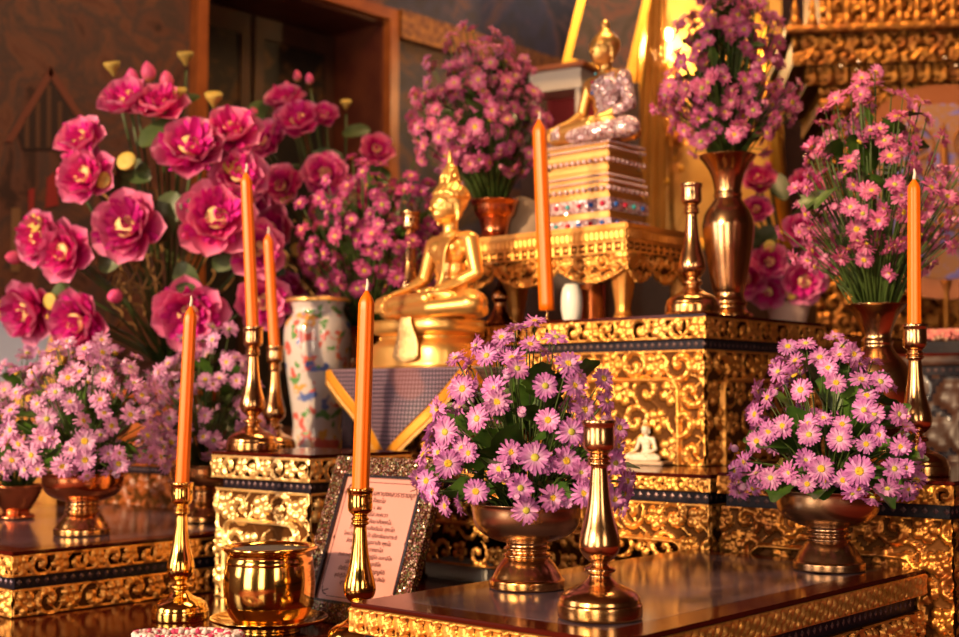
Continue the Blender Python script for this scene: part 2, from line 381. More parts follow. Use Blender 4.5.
def candle(label, stick_loc, z0, h, r, bend=0.0, axis=(1, 0), wick=True, taper=.92, group=None, lean=(0, 0)):
    loc = Vector(stick_loc) + Vector((0, 0, z0))
    t = empty('candle', loc, label, 'candle', group)
    n = 12; m = 26; V = []; Fc = []
    ax = Vector((axis[0], axis[1], 0)).normalized()
    def off(z): k = z / h; return ax * (bend * k * k) + Vector((lean[0] * z, lean[1] * z, 0))
    prof = [(0, r * 1.0)] + [(k / m * h * .93, r * (1 - (1 - taper) * k / m)) for k in range(1, m + 1)] + [(h * .94, r * .93 * taper), (h * .955, r * .75), (h * .975, r * .42), (h * .99, r * .20), (h, r * .10)]
    for z, rr in prof:
        o = off(z)
        for j in range(40):
            a = 2 * PI * j / 40; q = rr * (1 + .05 * math.cos(8 * a) * (1 if z < h * .95 else 0)); V.append((o.x + q * math.cos(a), o.y + q * math.sin(a), z))
    for i in range(len(prof) - 1):
        for j in range(40): Fc.append((i * 40 + j, i * 40 + (j + 1) % 40, (i + 1) * 40 + (j + 1) % 40, (i + 1) * 40 + j))
    Fc.append(tuple(range(40))[::-1]); Fc.append(tuple(range((len(prof) - 1) * 40, len(prof) * 40)))
    me = mesh_from(V, Fc); me.shade_smooth(); link('wax_body', me, WAX, t)
    if wick:
        o = off(h * .985); v = tubes_mesh([([o + Vector((0, 0, h * .98)), o + Vector((.0006, 0, h * 1.0)), o + Vector((.0016, .0004, h + .007)), o + Vector((.0004, 0, h + .014))], [.0022, .0026, .0024, .0010])])
        link('wick', v, WICK, t)
    return t
BOWLP = [(0, 0), (.345, 0), (.345, 0), (.352, .01), (.352, .085), (.345, .100), (.335, .108), (.325, .125), (.300, .19), (.262, .27), (.228, .325), (.212, .345), (.205, .355), (.205, .355), (.218, .365), (.222, .385), (.210, .400), (.190, .410), (.185, .430), (.195, .445), (.215, .452), (.216, .468), (.198, .480), (.190, .505), (.195, .53)]
BOWLU = [(.195, .53), (.260, .548), (.350, .590), (.430, .650), (.480, .73), (.503, .83), (.510, .95), (.522, .985), (.522, 1.0), (.508, 1.0), (.496, .95), (.488, .83), (.46, .74), (.36, .64), (.2, .60), (0, .59)]
def pedestal_bowl(label, loc, h, mat, rw=1.0, group=None, matf=None):
    t = empty('pedestal_bowl', loc, label, 'bowl', group)
    s = h * 1.28
    lathe('foot', [(r * s * rw, z * h) for r, z in BOWLP], matf or mat, t)
    lathe('bowl', [(r * s * rw, z * h) for r, z in BOWLU], mat, t)
    return t

# ------------------------------------------------------------------ daisies
def petal_strip(V, Fc, M, L, wd, base, curl, n=5, cup=.25, notch=True, w0=.35):
    o = len(V)
    for i in range(n + 1):
        t = i / n; x = base + L * t
        ww = wd * (w0 + (1 - w0) * math.sin(min(t * 1.25, 1) * PI / 2)) * (1 if t < .82 else math.sqrt(max(0, 1 - ((t - .82) / .2) ** 2)) * .85 + .15)
        z = curl * t * t * L
        for k in (-1, 0, 1):
            V.append(M @ Vector((x + (-.06 * L if (k == 0 and i == n and notch) else 0), k * ww / 2, z + (abs(k) * cup * ww * .5))))
    for i in range(n):
        for k in (0, 1):
            a = o + i * 3 + k; Fc.append((a, a + 3, a + 4, a + 1))
def daisy_mesh(seed, open_=1.0, np_=20, L=.0140, wd=.0036, full=False):
    r_ = random.Random(seed); V = []; Fc = []
    for lay, (cnt, el, lf, zz) in enumerate(((np_, 4 + 55 * (1 - open_), 1.0, 0), (np_ - 4, 13 + 50 * (1 - open_), .86, .0007)) + (((np_ - 6, 24 + 40 * (1 - open_), .55, .0012),) if full else ())):
        for i in range(cnt):
            if r_.random() < .04: continue
            a = 2 * PI * (i + .5 * lay) / cnt + r_.uniform(-.09, .09)
            e = math.radians(el + r_.uniform(-9, 9))
            M = Matrix.Translation((0, 0, zz)) @ Matrix.Rotation(a, 4, 'Z') @ Matrix.Rotation(-e, 4, 'Y') @ Matrix.Rotation(r_.uniform(-.25, .25), 4, 'X')
            petal_strip(V, Fc, M, L * lf * r_.uniform(.88, 1.08), wd * r_.uniform(.85, 1.1), .0028, r_.uniform(-.55, .30), n=4)
    me = mesh_from(V, Fc); me.shade_smooth(); return me
def centre_mesh(r=.0048, h=.0034, hole=True):
    pr = [(r * .75, -.0006), (r, .0004), (r * .9, h * .75), (r * .62, h), (r * .3, h * (.78 if hole else 1.05)), (0, h * (.7 if hole else 1.1))]
    me = mesh_from(*lathe_data(pr, 12)); me.shade_smooth(); return me
def bud_mesh(seed=1):
    r_ = random.Random(seed); V, Fc = lathe_data([(0, -.004), (.003, -.0035), (.0052, 0), (.005, .003), (.003, .0055), (0, .006)], 10)
    V = [tuple(v) for v in V]; mi = [0] * len(Fc)
    for i in range(9):
        M = Matrix.Rotation(i / 9 * 2 * PI, 4, 'Z') @ Matrix.Rotation(-math.radians(78), 4, 'Y'); k = len(Fc)
        petal_strip(V, Fc, M, .0075, .0036, .0018, -.5, n=3); mi += [0] * (len(Fc) - k)
    me = mesh_from(V, Fc, mi); me.shade_smooth(); return me
def leaf_mesh(seed, L=.055, wd=.032, lob=3):
    r_ = random.Random(seed); V = []; Fc = []; n = 12
    for i in range(n + 1):
        t = i / n; prof = math.sin(PI * min(t * .94 + .03, 1)) ** .8 * (1 + .16 * math.cos(t * lob * 2 * PI))
        w = wd * .5 * prof + .0006; x = t * L; z = -.22 * L * t * t
        V += [(x, -w, z + .25 * w), (x, -w * .5, z + .10 * w), (x, 0, z), (x, w * .5, z + .10 * w), (x, w, z + .25 * w)]
    for i in range(n):
        for k in range(4): a = i * 5 + k; Fc.append((a, a + 5, a + 6, a + 1))
    me = mesh_from(V, Fc); me.shade_smooth(); return me
DAISY = {}
def daisies(mat):
    if mat.name not in DAISY:
        S = []
        for k, (op, n, full) in enumerate(((1, 22, False), (1, 20, True), (.88, 20, True), (.66, 19, True), (.42, 17, False), (.94, 23, False))):
            me = daisy_mesh(k + 1, op, n, full=full); me.materials.append(mat); S.append(me)
        bm_ = bud_mesh(); bm_.materials.append(mat)
        DAISY[mat.name] = (S, bm_)
    return DAISY[mat.name]
CENT = [centre_mesh(), centre_mesh(.0042, .0036, False)]
CENT[0].materials.append(YCENT); CENT[1].materials.append(YGREEN)
LEAVES = [leaf_mesh(1), leaf_mesh(2, .066, .038, 4), leaf_mesh(3, .05, .024, 2)]
for l_ in LEAVES: l_.materials.append(LEAFM)
def orient(n, spin):
    q = Vector(n).normalized().to_track_quat('Z', 'Y'); return q @ Quaternion((0, 0, 1), spin)
def bouquet(label, base, c, rx, ry, ru, rd, n, mat, seed, fs=1.0, low=-.35, keys=(), nleaf=30, nbud=14, fine=False, stem=.0011, jit=.14, cone=0.0, group='daisy bouquets', cluster=0, sleave=1.0, leaf_r=.72):
    """daisies standing out from one bunch: base = where the stems start, c = dome centre (world)"""
    r_ = random.Random(seed); S, budm = daisies(mat)
    base = Vector(base); c = Vector(c); t = empty('daisy_bouquet', base, label, 'bouquet', group)
    cl = c - base; pts = []
    def shell(d, k=1.0):
        return Vector((d.x * rx * k * (1 - cone * max(d.z, 0)), d.y * ry * k * (1 - cone * max(d.z, 0)), d.z * (ru if d.z > 0 else rd) * k))
    def normal(d):
        return Vector((d.x / rx, d.y / ry, d.z / (ru if d.z > 0 else rd))).normalized()
    for (px, py, sc) in keys:          # flowers seen plainly in the photo: the point of the dome that lies on that sight line
        o = CAMLOC - c; dr = ray(px, py)
        def tr(v, zz): return Vector((v.x / rx, v.y / ry, v.z / zz))
        a_, b_ = tr(o, ru), tr(dr, ru)
        A = b_.dot(b_); B = 2 * a_.dot(b_); Cq = a_.dot(a_) - 1; D = B * B - 4 * A * Cq
        if D < 0: tt = -B / (2 * A)
        else: tt = (-B - math.sqrt(D)) / (2 * A)
        p = CAMLOC + dr * tt - c
        if p.z < 0 and D >= 0:
            a_, b_ = tr(o, rd), tr(dr, rd); A = b_.dot(b_); B = 2 * a_.dot(b_); Cq = a_.dot(a_) - 1; D2 = B * B - 4 * A * Cq
            if D2 >= 0: p = CAMLOC + dr * ((-B - math.sqrt(D2)) / (2 * A)) - c
        nn = (Vector((p.x / rx ** 2, p.y / ry ** 2, p.z / ru ** 2)).normalized() + (-dr).normalized() * r_.uniform(0, .9) + Vector((r_.gauss(0, .32), r_.gauss(0, .32), r_.gauss(0, .32)))).normalized()
        pts.append((p, nn, sc, True))
    k = 0; i = 0
    N = int(n * 2.2); ga = PI * (3 - math.sqrt(5))
    order = list(range(N)); 
    cand = []
    for i in range(N):
        z = 1 - (i + .5) / N * (1 - low); rr = math.sqrt(max(0, 1 - z * z)); a = i * ga
        cand.append(Vector((rr * math.cos(a), rr * math.sin(a), z)))
    r_.shuffle(cand)
    hubs = [cand[q] for q in range(cluster)] if cluster else None
    for d in cand:
        if len(pts) >= n: break
        if hubs and r_.random() < .7:
            hb = min(hubs, key=lambda q: (q - d).length); d = (d * .45 + hb * .55).normalized()
        d = (d + Vector((r_.gauss(0, .05), r_.gauss(0, .05), r_.gauss(0, .05)))).normalized()
        p = shell(d, 1 + r_.uniform(-jit, jit * .6))
        if keys and any((p - q[0]).length < .018 for q in pts[:len(keys)]): continue
        if any((p - q[0]).length < .0125 * fs for q in pts): continue
        nn = (normal(d) + Vector((0, 0, .22)) + Vector((r_.gauss(0, .4), r_.gauss(0, .4), r_.gauss(0, .4)))).normalized()
        pts.append((p, nn, r_.uniform(.78, 1.08), False))
    stems = []
    pts.sort(key=lambda q: (0 if q[3] else 1, (c + q[0] - CAMLOC).length))
    extra = []
    for (p, nn, sc, key) in pts:
        me = S[r_.choice((0, 1, 5)) if key else r_.choices((0, 1, 2, 3, 4, 5), (4, 5, 5, 4, 2, 4))[0]]
        if len(stems) >= 96:
            extra.append((me, Matrix.Translation(cl + p) @ orient(nn, r_.uniform(0, 6.28)).to_matrix().to_4x4() @ Matrix.Scale(fs * sc, 4))); q = cl + p; stems.append(([Vector((q.x * .14, q.y * .14, 0)), q * .55 + Vector((0, 0, .02)), q - nn * .003 * fs], stem)); continue
        f = bpy.data.objects.new('flower', me); COL.objects.link(f); f.parent = t; f.location = cl + p
        f.rotation_mode = 'QUATERNION'; f.rotation_quaternion = orient(nn, r_.uniform(0, 6.28)); s_ = fs * sc; f.scale = (s_, s_, s_)
        m_ = CENT[0 if r_.random() < .7 else 1]
        cc = bpy.data.objects.new('flower_centre', m_); COL.objects.link(cc); cc.parent = f
        q = cl + p; st = Vector((q.x * .14 + r_.uniform(-.006, .006), q.y * .12 + r_.uniform(-.006, .006), 0))
        mid = st.lerp(q, .55) + Vector((0, 0, .02 * fs)) 
        e = q - nn * .003 * fs
        path = [st, st.lerp(mid, .5) + Vector((0, 0, .008)), mid, mid.lerp(e, .6), e]
        stems.append((path, [stem * 1.3, stem * 1.2, stem, stem * .9, stem * .8]))
    if extra:
        V = []; Fc = []; mi = []
        for me, M in extra:
            o = len(V); V += [M @ v.co for v in me.vertices]; Fc += [tuple(i + o for i in pl.vertices) for pl in me.polygons]; mi += [0] * len(me.polygons)
            o = len(V); cm = CENT[0]; V += [M @ v.co for v in cm.vertices]; Fc += [tuple(i + o for i in pl.vertices) for pl in cm.polygons]; mi += [1] * len(cm.polygons)
        me = mesh_from(V, Fc, mi); me.shade_smooth(); fm = P_FLAT.get(mat.name, mat); link('far_flowers', me, [fm, YCENT], t)['kind'] = 'stuff'
    for b in range(nbud):
        d = r_.choice(cand); p = shell(d, r_.uniform(.86, 1.06)); nn = (normal(d) + Vector((0, 0, .3))).normalized()
        f = bpy.data.objects.new('bud', budm); COL.objects.link(f); f.parent = t; f.location = cl + p
        f.rotation_mode = 'QUATERNION'; f.rotation_quaternion = orient(nn, 0); s_ = fs * r_.uniform(.75, 1.1); f.scale = (s_, s_, s_)
        q = cl + p; stems.append(([q * .35, q * .7 + Vector((0, 0, .004)), q - nn * .003], [stem * .9, stem * .8, stem * .7]))
    o = link('stems', tubes_mesh(stems, 5), STEMM, t); o['kind'] = 'stuff'
    for b in range(nleaf):
        d = r_.choice([q for q in cand if q.z > -.15]); p = shell(d, r_.uniform(leaf_r * .6, leaf_r * 1.28))
        nn = normal(d); lf = bpy.data.objects.new('leaf', r_.choice(LEAVES)); COL.objects.link(lf); lf.parent = t
        out = (nn + Vector((r_.gauss(0, .3), r_.gauss(0, .3), r_.gauss(.1, .35)))).normalized()
        x = out; y = Vector((0, 0, 1)).cross(x); y = y.normalized() if y.length > .05 else Vector((1, 0, 0)); z = x.cross(y)
        Mr = Matrix((x, y, z)).transposed() @ Matrix.Rotation(r_.uniform(-1.1, 1.1), 3, 'X')
        lf.rotation_mode = 'QUATERNION'; lf.rotation_quaternion = Mr.to_quaternion(); s_ = fs * r_.uniform(.7, 1.15) * sleave; lf.scale = (s_, s_, s_)
        lf.location = cl + p - x * .03 * s_
    return t

# ------------------------------------------------------------------ fabric lotus
def lotus_outer_mesh(seed, R=.075):
    r_ = random.Random(seed); V = []; Fc = []
    for lay, (cnt, el, L, wd) in enumerate(((7, 6, R, R * .92), (7, 30, R * .92, R * .80))):
        for i in range(cnt):
            a = 2 * PI * (i + .5 * lay) / cnt + r_.uniform(-.1, .1); e = math.radians(el + r_.uniform(-8, 8))
            M = Matrix.Rotation(a, 4, 'Z') @ Matrix.Rotation(-e, 4, 'Y') @ Matrix.Rotation(r_.uniform(-.15, .15), 4, 'X')
            o = len(V); n = 12
            for q in range(n + 1):
                t = q / n; w = wd * .5 * (.42 + .58 * math.sin(min(t / .62, 1) * PI / 2)) * math.sqrt(max(.06, 1 - (max(t - .62, 0) / .39) ** 2)); x = .012 + L * t
                for k in (-1, -.8, -.4, 0, .4, .8, 1): V.append(M @ Vector((x - abs(k) * .05 * L * t, k * w, .30 * L * t * t + abs(k) ** 2 * w * .55)))
            for q in range(n):
                for k in range(6): b = o + q * 7 + k; Fc.append((b, b + 7, b + 8, b + 1))
    me = mesh_from(V, Fc); me.shade_smooth(); return me
def lotus_inner_mesh(seed, R=.056):
    r_ = random.Random(seed); V = []; Fc = []
    for lay in range(4):
        cnt = 17 - lay * 3
        for i in range(cnt):
            a = 2 * PI * (i + .5 * lay) / cnt + r_.uniform(-.15, .15); e = math.radians(30 + lay * 12 + r_.uniform(-14, 14))
            M = Matrix.Translation((0, 0, .002 * lay)) @ Matrix.Rotation(a, 4, 'Z') @ Matrix.Rotation(-e, 4, 'Y') @ Matrix.Rotation(r_.uniform(-.6, .6), 4, 'X')
            petal_strip(V, Fc, M, R * (1.12 - .15 * lay) * r_.uniform(.8, 1.1), R * .30, .017, r_.uniform(-.1, .5), n=4, cup=.5, notch=False)
    me = mesh_from(V, Fc); me.shade_smooth(); return me
LO = [lotus_outer_mesh(k) for k in (1, 2)]; LI = [lotus_inner_mesh(k) for k in (3, 4)]
for m_ in LO: m_.materials.append(P_LOTO)
for m_ in LI: m_.materials.append(P_LOTI)
LS = mesh_from(*lathe_data([(.010, 0), (.018, .012), (.0225, .026), (.021, .030), (.010, .029), (0, .0285)], 20)); LS.shade_smooth(); LS.materials.append(LSEED)
LB = mesh_from(*lathe_data([(0, 0), (.012, .004), (.020, .018), (.021, .030), (.015, .046), (.006, .056), (0, .060)], 16)); LB.shade_smooth(); LB.materials.append(LBUD)
LP = mesh_from(*lathe_data([(.004, 0), (.010, .012), (.022, .028), (.026, .040), (.024, .043), (.010, .041), (0, .041)], 16)); LP.shade_smooth(); LP.materials.append(LPOD)
LLEAF = leaf_mesh(9, .12, .075, 1); LLEAF.materials.append(LEAFD)
def kid(name, me, parent, loc, quat=None, s=1.0):
    o = bpy.data.objects.new(name, me); COL.objects.link(o); o.parent = parent; o.location = loc
    if quat is not None: o.rotation_mode = 'QUATERNION'; o.rotation_quaternion = quat
    o.scale = (s, s, s); return o
def lotus_bunch(label, base, flowers, buds, pods, leaves, seed, group='lotus arrangements', nv=16, rfill=0, fs=1.0):
    """flowers etc. are lists of (world point, facing, scale)"""
    r_ = random.Random(seed); t = empty('lotus_bunch', base, label, 'flower arrangement', group); base = Vector(base); stems = []
    def stemto(p, n):
        q = Vector(p) - base; e = q - Vector(n).normalized() * .01
        stems.append(([Vector((r_.uniform(-.02, .02), r_.uniform(-.02, .02), 0)), Vector((q.x * .35, q.y * .35, q.z * .5)), Vector((q.x * .75, q.y * .75, q.z * .8)), e], .0035))
    for (p, n, s) in flowers:
        f = kid('lotus_flower', r_.choice(LO), t, Vector(p) - base, orient(n, r_.uniform(0, 6)), s * fs)
        kid('inner_petals', r_.choice(LI), f, (0, 0, 0)); kid('seed_head', LS, f, (0, 0, .014)); stemto(p, n)
    for (p, n, s) in buds: kid('lotus_bud', LB, t, Vector(p) - base, orient(n, 0), s * fs); stemto(p, n)
    for (p, n, s) in pods: kid('seed_pod', LP, t, Vector(p) - base, orient(n, 0), s * fs); stemto(p, n)
    for (p, n, s) in leaves: kid('leaf', LLEAF, t, Vector(p) - base, orient(n, r_.uniform(0, 6)), s * fs)
    o = link('stems', tubes_mesh(stems, 6), LEAFD, t); o['kind'] = 'stuff'
    V = []
    for i in range(nv):
        a = r_.uniform(0, 6.28); q = Vector((math.cos(a) * .09, math.sin(a) * .09, r_.uniform(.08, .3))) ; pts = []
        for k in range(26):
            th = k * .55 + i; rr = .012 + .012 * math.sin(k * .3 + i)
            pts.append(q + Vector((math.cos(a) * k * .0035 + rr * math.cos(th), math.sin(a) * k * .0035 + rr * math.sin(th) * .6, k * .0045 + rr * math.sin(th) * .8)))
        link('curly_vine', tubes_mesh([(pts, .0024)], 5), VINE, t)
    return t

# ------------------------------------------------------------------ figures: lumps fused by a voxel remesh into one continuous body
def lump_ell(bm, c, r, rot=None, seg=20):
    M = Matrix.Translation(c) @ (rot.to_matrix().to_4x4() if rot else Matrix()) @ Matrix.Diagonal((*r, 1))
    bmesh.ops.create_uvsphere(bm, u_segments=seg, v_segments=seg // 2 + 2, radius=1, matrix=M)
def lump_cap(bm, a, b, ra, rb, n=16):
    a = Vector(a); b = Vector(b); d = (b - a); L = d.length; q = d.to_track_quat('Z', 'Y').to_matrix().to_4x4()
    pr = []
    for k in range(7): th = -PI / 2 + PI / 2 * k / 6; pr.append((ra * math.cos(th), ra * math.sin(th)))
    for k in range(7): th = PI / 2 * k / 6; pr.append((rb * math.cos(th), L + rb * math.sin(th)))
    vs, fs = lathe_data([(max(r, 0) if 0 < i < len(pr) - 1 else 0, z) for i, (r, z) in enumerate(pr)], n)
    M = Matrix.Translation(a) @ q; bv = [bm.verts.new(M @ Vector(v)) for v in vs]
    for f in fs:
        try: bm.faces.new([bv[i] for i in f])
        except ValueError: pass
def chain(bm, pts):
    for (a, ra), (b, rb) in zip(pts, pts[1:]): lump_cap(bm, a, b, ra, rb)
def fuse(bm, vox, smooth=4, fac=.5):
    me = bpy.data.meshes.new('lumps'); bm.to_mesh(me); bm.free(); o = bpy.data.objects.new('lumps', me); COL.objects.link(o)
    m = o.modifiers.new('r', 'REMESH'); m.mode = 'VOXEL'; m.voxel_size = vox
    s = o.modifiers.new('s', 'SMOOTH'); s.factor = fac; s.iterations = smooth
    dg = bpy.context.evaluated_depsgraph_get(); dg.update()
    out = bpy.data.meshes.new_from_object(o.evaluated_get(dg)); bpy.data.objects.remove(o); bpy.data.meshes.remove(me); out.shade_smooth(); return out
HS = 1.22
def head_scale(v):
    k = min(max((v.co.z - .76) / .06, 0), 1); f = 1 + (HS - 1) * k
    g = 1 - min(max((v.co.z - .20) / .12, 0), 1); g = g * g * (3 - 2 * g)
    v.co = Vector((v.co.x * (1 + .20 * g), v.co.y * (1 + .22 * g) - .03 * g, v.co.z))
    v.co = Vector((v.co.x * f, (v.co.y - .0) * f, .78 + (v.co.z - .78) * f))
def buddha_body(S, kind='flame'):
    bm = bmesh.new(); e = lump_ell; cp = lump_cap
    # legs: left folded beneath, right shin crossed on top
    chain(bm, [((.13, .06, .13), .125), ((.30, -.02, .12), .115), ((.44, -.12, .10), .085)])
    chain(bm, [((-.13, .06, .13), .125), ((-.30, -.02, .12), .115), ((-.44, -.12, .10), .085)])
    chain(bm, [((.44, -.12, .09), .085), ((.22, -.25, .07), .075), ((-.12, -.27, .06), .055)])
    chain(bm, [((-.44, -.12, .10), .085), ((-.20, -.24, .13), .075), ((.14, -.24, .16), .052)])
    e(bm, (.25, -.20, .185), (.11, .045, .035), Euler((0, .1, .35)))          # upturned foot
    e(bm, (-.22, -.25, .05), (.11, .045, .035))
    cp(bm, (-.38, -.02, .06), (.38, -.02, .06), .07, .07)
    e(bm, (0, .05, .13), (.26, .19, .13))
    e(bm, (0, .04, .28), (.155, .115, .14)); e(bm, (0, .03, .42), (.15, .105, .13)); e(bm, (0, .02, .56), (.195, .118, .14))
    e(bm, (-.085, -.045, .59), (.095, .06, .075)); e(bm, (.085, -.045, .59), (.095, .06, .075))
    cp(bm, (-.215, .04, .655), (.215, .04, .655), .07, .07); cp(bm, (0, .03, .66), (0, .02, .80), .075, .055)
    e(bm, (0, .03, .70), (.15, .07, .05))
    # right arm (-x), hand over the knee
    chain(bm, [((-.245, .04, .645), .068), ((-.33, .01, .37), .054)]); chain(bm, [((-.33, .01, .37), .054), ((-.37, -.16, .235), .038)])
    e(bm, (-.375, -.215, .195), (.048, .055, .026), Euler((.7, 0, 0)))
    for i in range(4):
        x = -.415 + i * .027; chain(bm, [((x, -.245, .185), .0145), ((x - .001, -.268, .135), .013), ((x, -.262, .075), .010)])
    chain(bm, [((-.325, -.21, .19), .015), ((-.315, -.235, .14), .012)])
    # left arm (+x), hand in the lap
    chain(bm, [((.245, .04, .645), .068), ((.335, .03, .37), .054)]); chain(bm, [((.335, .03, .37), .054), ((.15, -.16, .245), .038)])
    e(bm, (.07, -.19, .235), (.065, .045, .022))
    for i in range(4):
        y = -.225 + i * .024; chain(bm, [((.02, y, .235), .0135), ((-.04, y, .240), .012), ((-.095, y + .003, .250), .009)])
    chain(bm, [((.06, -.15, .245), .014), ((.0, -.135, .262), .011)])
    # head
    e(bm, (0, -.005, .915), (.100, .114, .128)); e(bm, (0, -.035, .865), (.07, .075, .075)); e(bm, (0, -.085, .825), (.025, .022, .02))
    cp(bm, (0, -.105, .93), (0, -.132, .885), .010, .017); e(bm, (0, -.104, .852), (.030, .014, .008)); e(bm, (0, -.101, .842), (.024, .014, .008))
    for s in (-1, 1):
        e(bm, (s * .042, -.098, .918), (.024, .012, .010)); chain(bm, [((s * .012, -.108, .938), .006), ((s * .045, -.104, .950), .006), ((s * .078, -.078, .938), .005)])
        e(bm, (s * .102, .015, .90), (.014, .026, .050)); chain(bm, [((s * .104, .01, .87), .014), ((s * .104, .0, .805), .012)])
    e(bm, (0, .020, .955), (.112, .118, .105))
    me = fuse(bm, .0085, 3)
    for v in me.vertices: head_scale(v)
    me.transform(Matrix.Diagonal((S, S, S, 1)))
    return me
def buddha_hair(S, kind):
    bm = bmesh.new(); e = lump_ell
    e(bm, (0, .026, .965), (.114, .118, .102))
    if kind == 'flame':
        e(bm, (0, .025, 1.06), (.062, .062, .06)); chain(bm, [((0, .02, 1.09), .048), ((0, .02, 1.15), .036), ((0, .02, 1.20), .024), ((0, .015, 1.29), .008)])
        n = 0
        for k in range(9):
            th = 1.75 - k * .16
            z = .965 + .104 * math.sin(max(PI / 2 - k * .18, -.2)); rr = .117 * math.cos(max(PI / 2 - k * .18, -.2)); m = max(1, int(rr * 2 * PI / .032))
            for j in range(m):
                a = 2 * PI * (j + .5 * (k % 2)) / m; p = Vector((rr * math.cos(a), .026 + rr * math.sin(a), z))
                if p.y < -.055 and p.z < .99: continue
                e(bm, p, (.0165, .0165, .0165), seg=8)
        for k in range(5):
            for j in range(8): a = 2 * PI * (j + .5 * (k % 2)) / 8; rr = (.062, .058, .050, .040, .030)[k]; e(bm, (rr * math.cos(a), .024 + rr * math.sin(a), 1.06 + .03 * k), (.013, .013, .015), seg=8)
        for s in (-1, 1): chain(bm, [((s * .03, -.04, 1.03), .014), ((s * .05, -.02, 1.11), .012), ((0, .0, 1.2), .010)])
    else:
        e(bm, (0, .02, 1.05), (.056, .056, .045)); chain(bm, [((0, .02, 1.08), .035), ((0, .02, 1.12), .038), ((0, .02, 1.135), .030)])
    me = fuse(bm, .0075, 1)
    for v in me.vertices: head_scale(v)
    me.transform(Matrix.Diagonal((S, S, S, 1))); return me
# ================================================================== THE ROOM
def struct(name, o): o['kind'] = 'structure'; return o
CARPET = pmat('red_carpet', (0.28, 0.02, 0.015), .9, bump=1, bscale=300)
CEIL = pmat('dark_red_ceiling', (0.10, 0.02, 0.012), .6)
def mural_mat(name, cols, scale, seed):
    m, nt, b = new_mat(name); N = nt.nodes; L = nt.links
    tc = N.new('ShaderNodeTexCoord'); mp = N.new('ShaderNodeMapping'); mp.inputs['Location'].default_value = (seed, seed * .7, seed * 1.3); L.new(tc.outputs['Object'], mp.inputs[0])
    n = N.new('ShaderNodeTexNoise'); n.inputs['Scale'].default_value = scale; n.inputs['Detail'].default_value = 7; n.inputs['Roughness'].default_value = .62; n.inputs['Distortion'].default_value = .8
    L.new(mp.outputs[0], n.inputs['Vector']); r = N.new('ShaderNodeValToRGB'); e = r.color_ramp.elements
    e[1].position = .62; e[1].color = (*cols[-1], 1); e[0].position = .36; e[0].color = (*cols[0], 1)
    for i, c in enumerate(cols[:-1]):
        if i == 0: continue
        p = .36 + .26 * i / (len(cols) - 1)
        k = e.new(p); k.color = (*c, 1)
    L.new(n.outputs[0], r.inputs[0]); L.new(r.outputs[0], b.inputs['Base Color']); b.inputs['Roughness'].default_value = .6
    return m
MURAL = mural_mat('temple_mural', [(0.035, 0.012, 0.009), (0.12, 0.042, 0.026), (0.055, 0.032, 0.030), (0.15, 0.055, 0.030), (0.10, 0.030, 0.018)], 5.0, 1)
MURALB = mural_mat('temple_mural_blue', [(0.13, 0.055, 0.025), (0.03, 0.018, 0.014), (0.035, 0.028, 0.055), (0.12, 0.05, 0.03), (0.02, 0.010, 0.008)], 3.0, 5)
WALLD = pmat('dark_plaster', (0.05, 0.022, 0.015), .8, col2=(0.08, 0.03, 0.02), vscale=3)
WL = -3.6; NY0, NY1, NZ0, NZ1 = 2.66, 3.52, 0.9, 2.47
bm = bmesh.new(); add_box(bm, -3.9, 3.6, -3.6, 5.6, -.1, 0); struct('floor', link('floor', bm_mesh(bm), CARPET)); bpy.data.objects['floor']['kind'] = 'structure'
bm = bmesh.new(); add_box(bm, -3.9, 3.6, -3.6, 5.6, 4.0, 4.1); link('ceiling', bm_mesh(bm), CEIL)['kind'] = 'structure'
bm = bmesh.new()
for (y0, y1, z0, z1) in ((-3.5, NY0, 0, 4), (NY1, 5.4, 0, 4), (NY0, NY1, 0, NZ0), (NY0, NY1, NZ1, 4)): add_box(bm, WL - .3, WL, y0, y1, z0, z1, 0 if y1 < 3 or z1 < 2 or y0 < 3 else 1)
add_box(bm, WL - .36, WL - .3, NY0, NY1, NZ0, NZ1)
link('wall_left', bm_mesh(bm), [MURAL, MURALB])['kind'] = 'structure'
bm = bmesh.new(); add_box(bm, -3.9, 3.6, 5.4, 5.6, 0, 4); link('wall_back', bm_mesh(bm), WALLD)['kind'] = 'structure'
bm = bmesh.new(); add_box(bm, 3.5, 3.6, -3.5, 5.4, 0, 4); link('wall_right', bm_mesh(bm), WALLD)['kind'] = 'structure'
bm = bmesh.new(); D1 = (-2.95, -.72, 3.35); D2 = (.5, 1.9, 2.7)
add_box(bm, -3.6, D1[0], -3.6, -3.5, 0, 4); add_box(bm, D1[1], D2[0], -3.6, -3.5, 0, 4); add_box(bm, D2[1], 3.5, -3.6, -3.5, 0, 4)
add_box(bm, D1[0], D1[1], -3.6, -3.5, D1[2], 4); add_box(bm, D2[0], D2[1], -3.6, -3.5, D2[2], 4); link('wall_front', bm_mesh(bm), WALLD)['kind'] = 'structure'
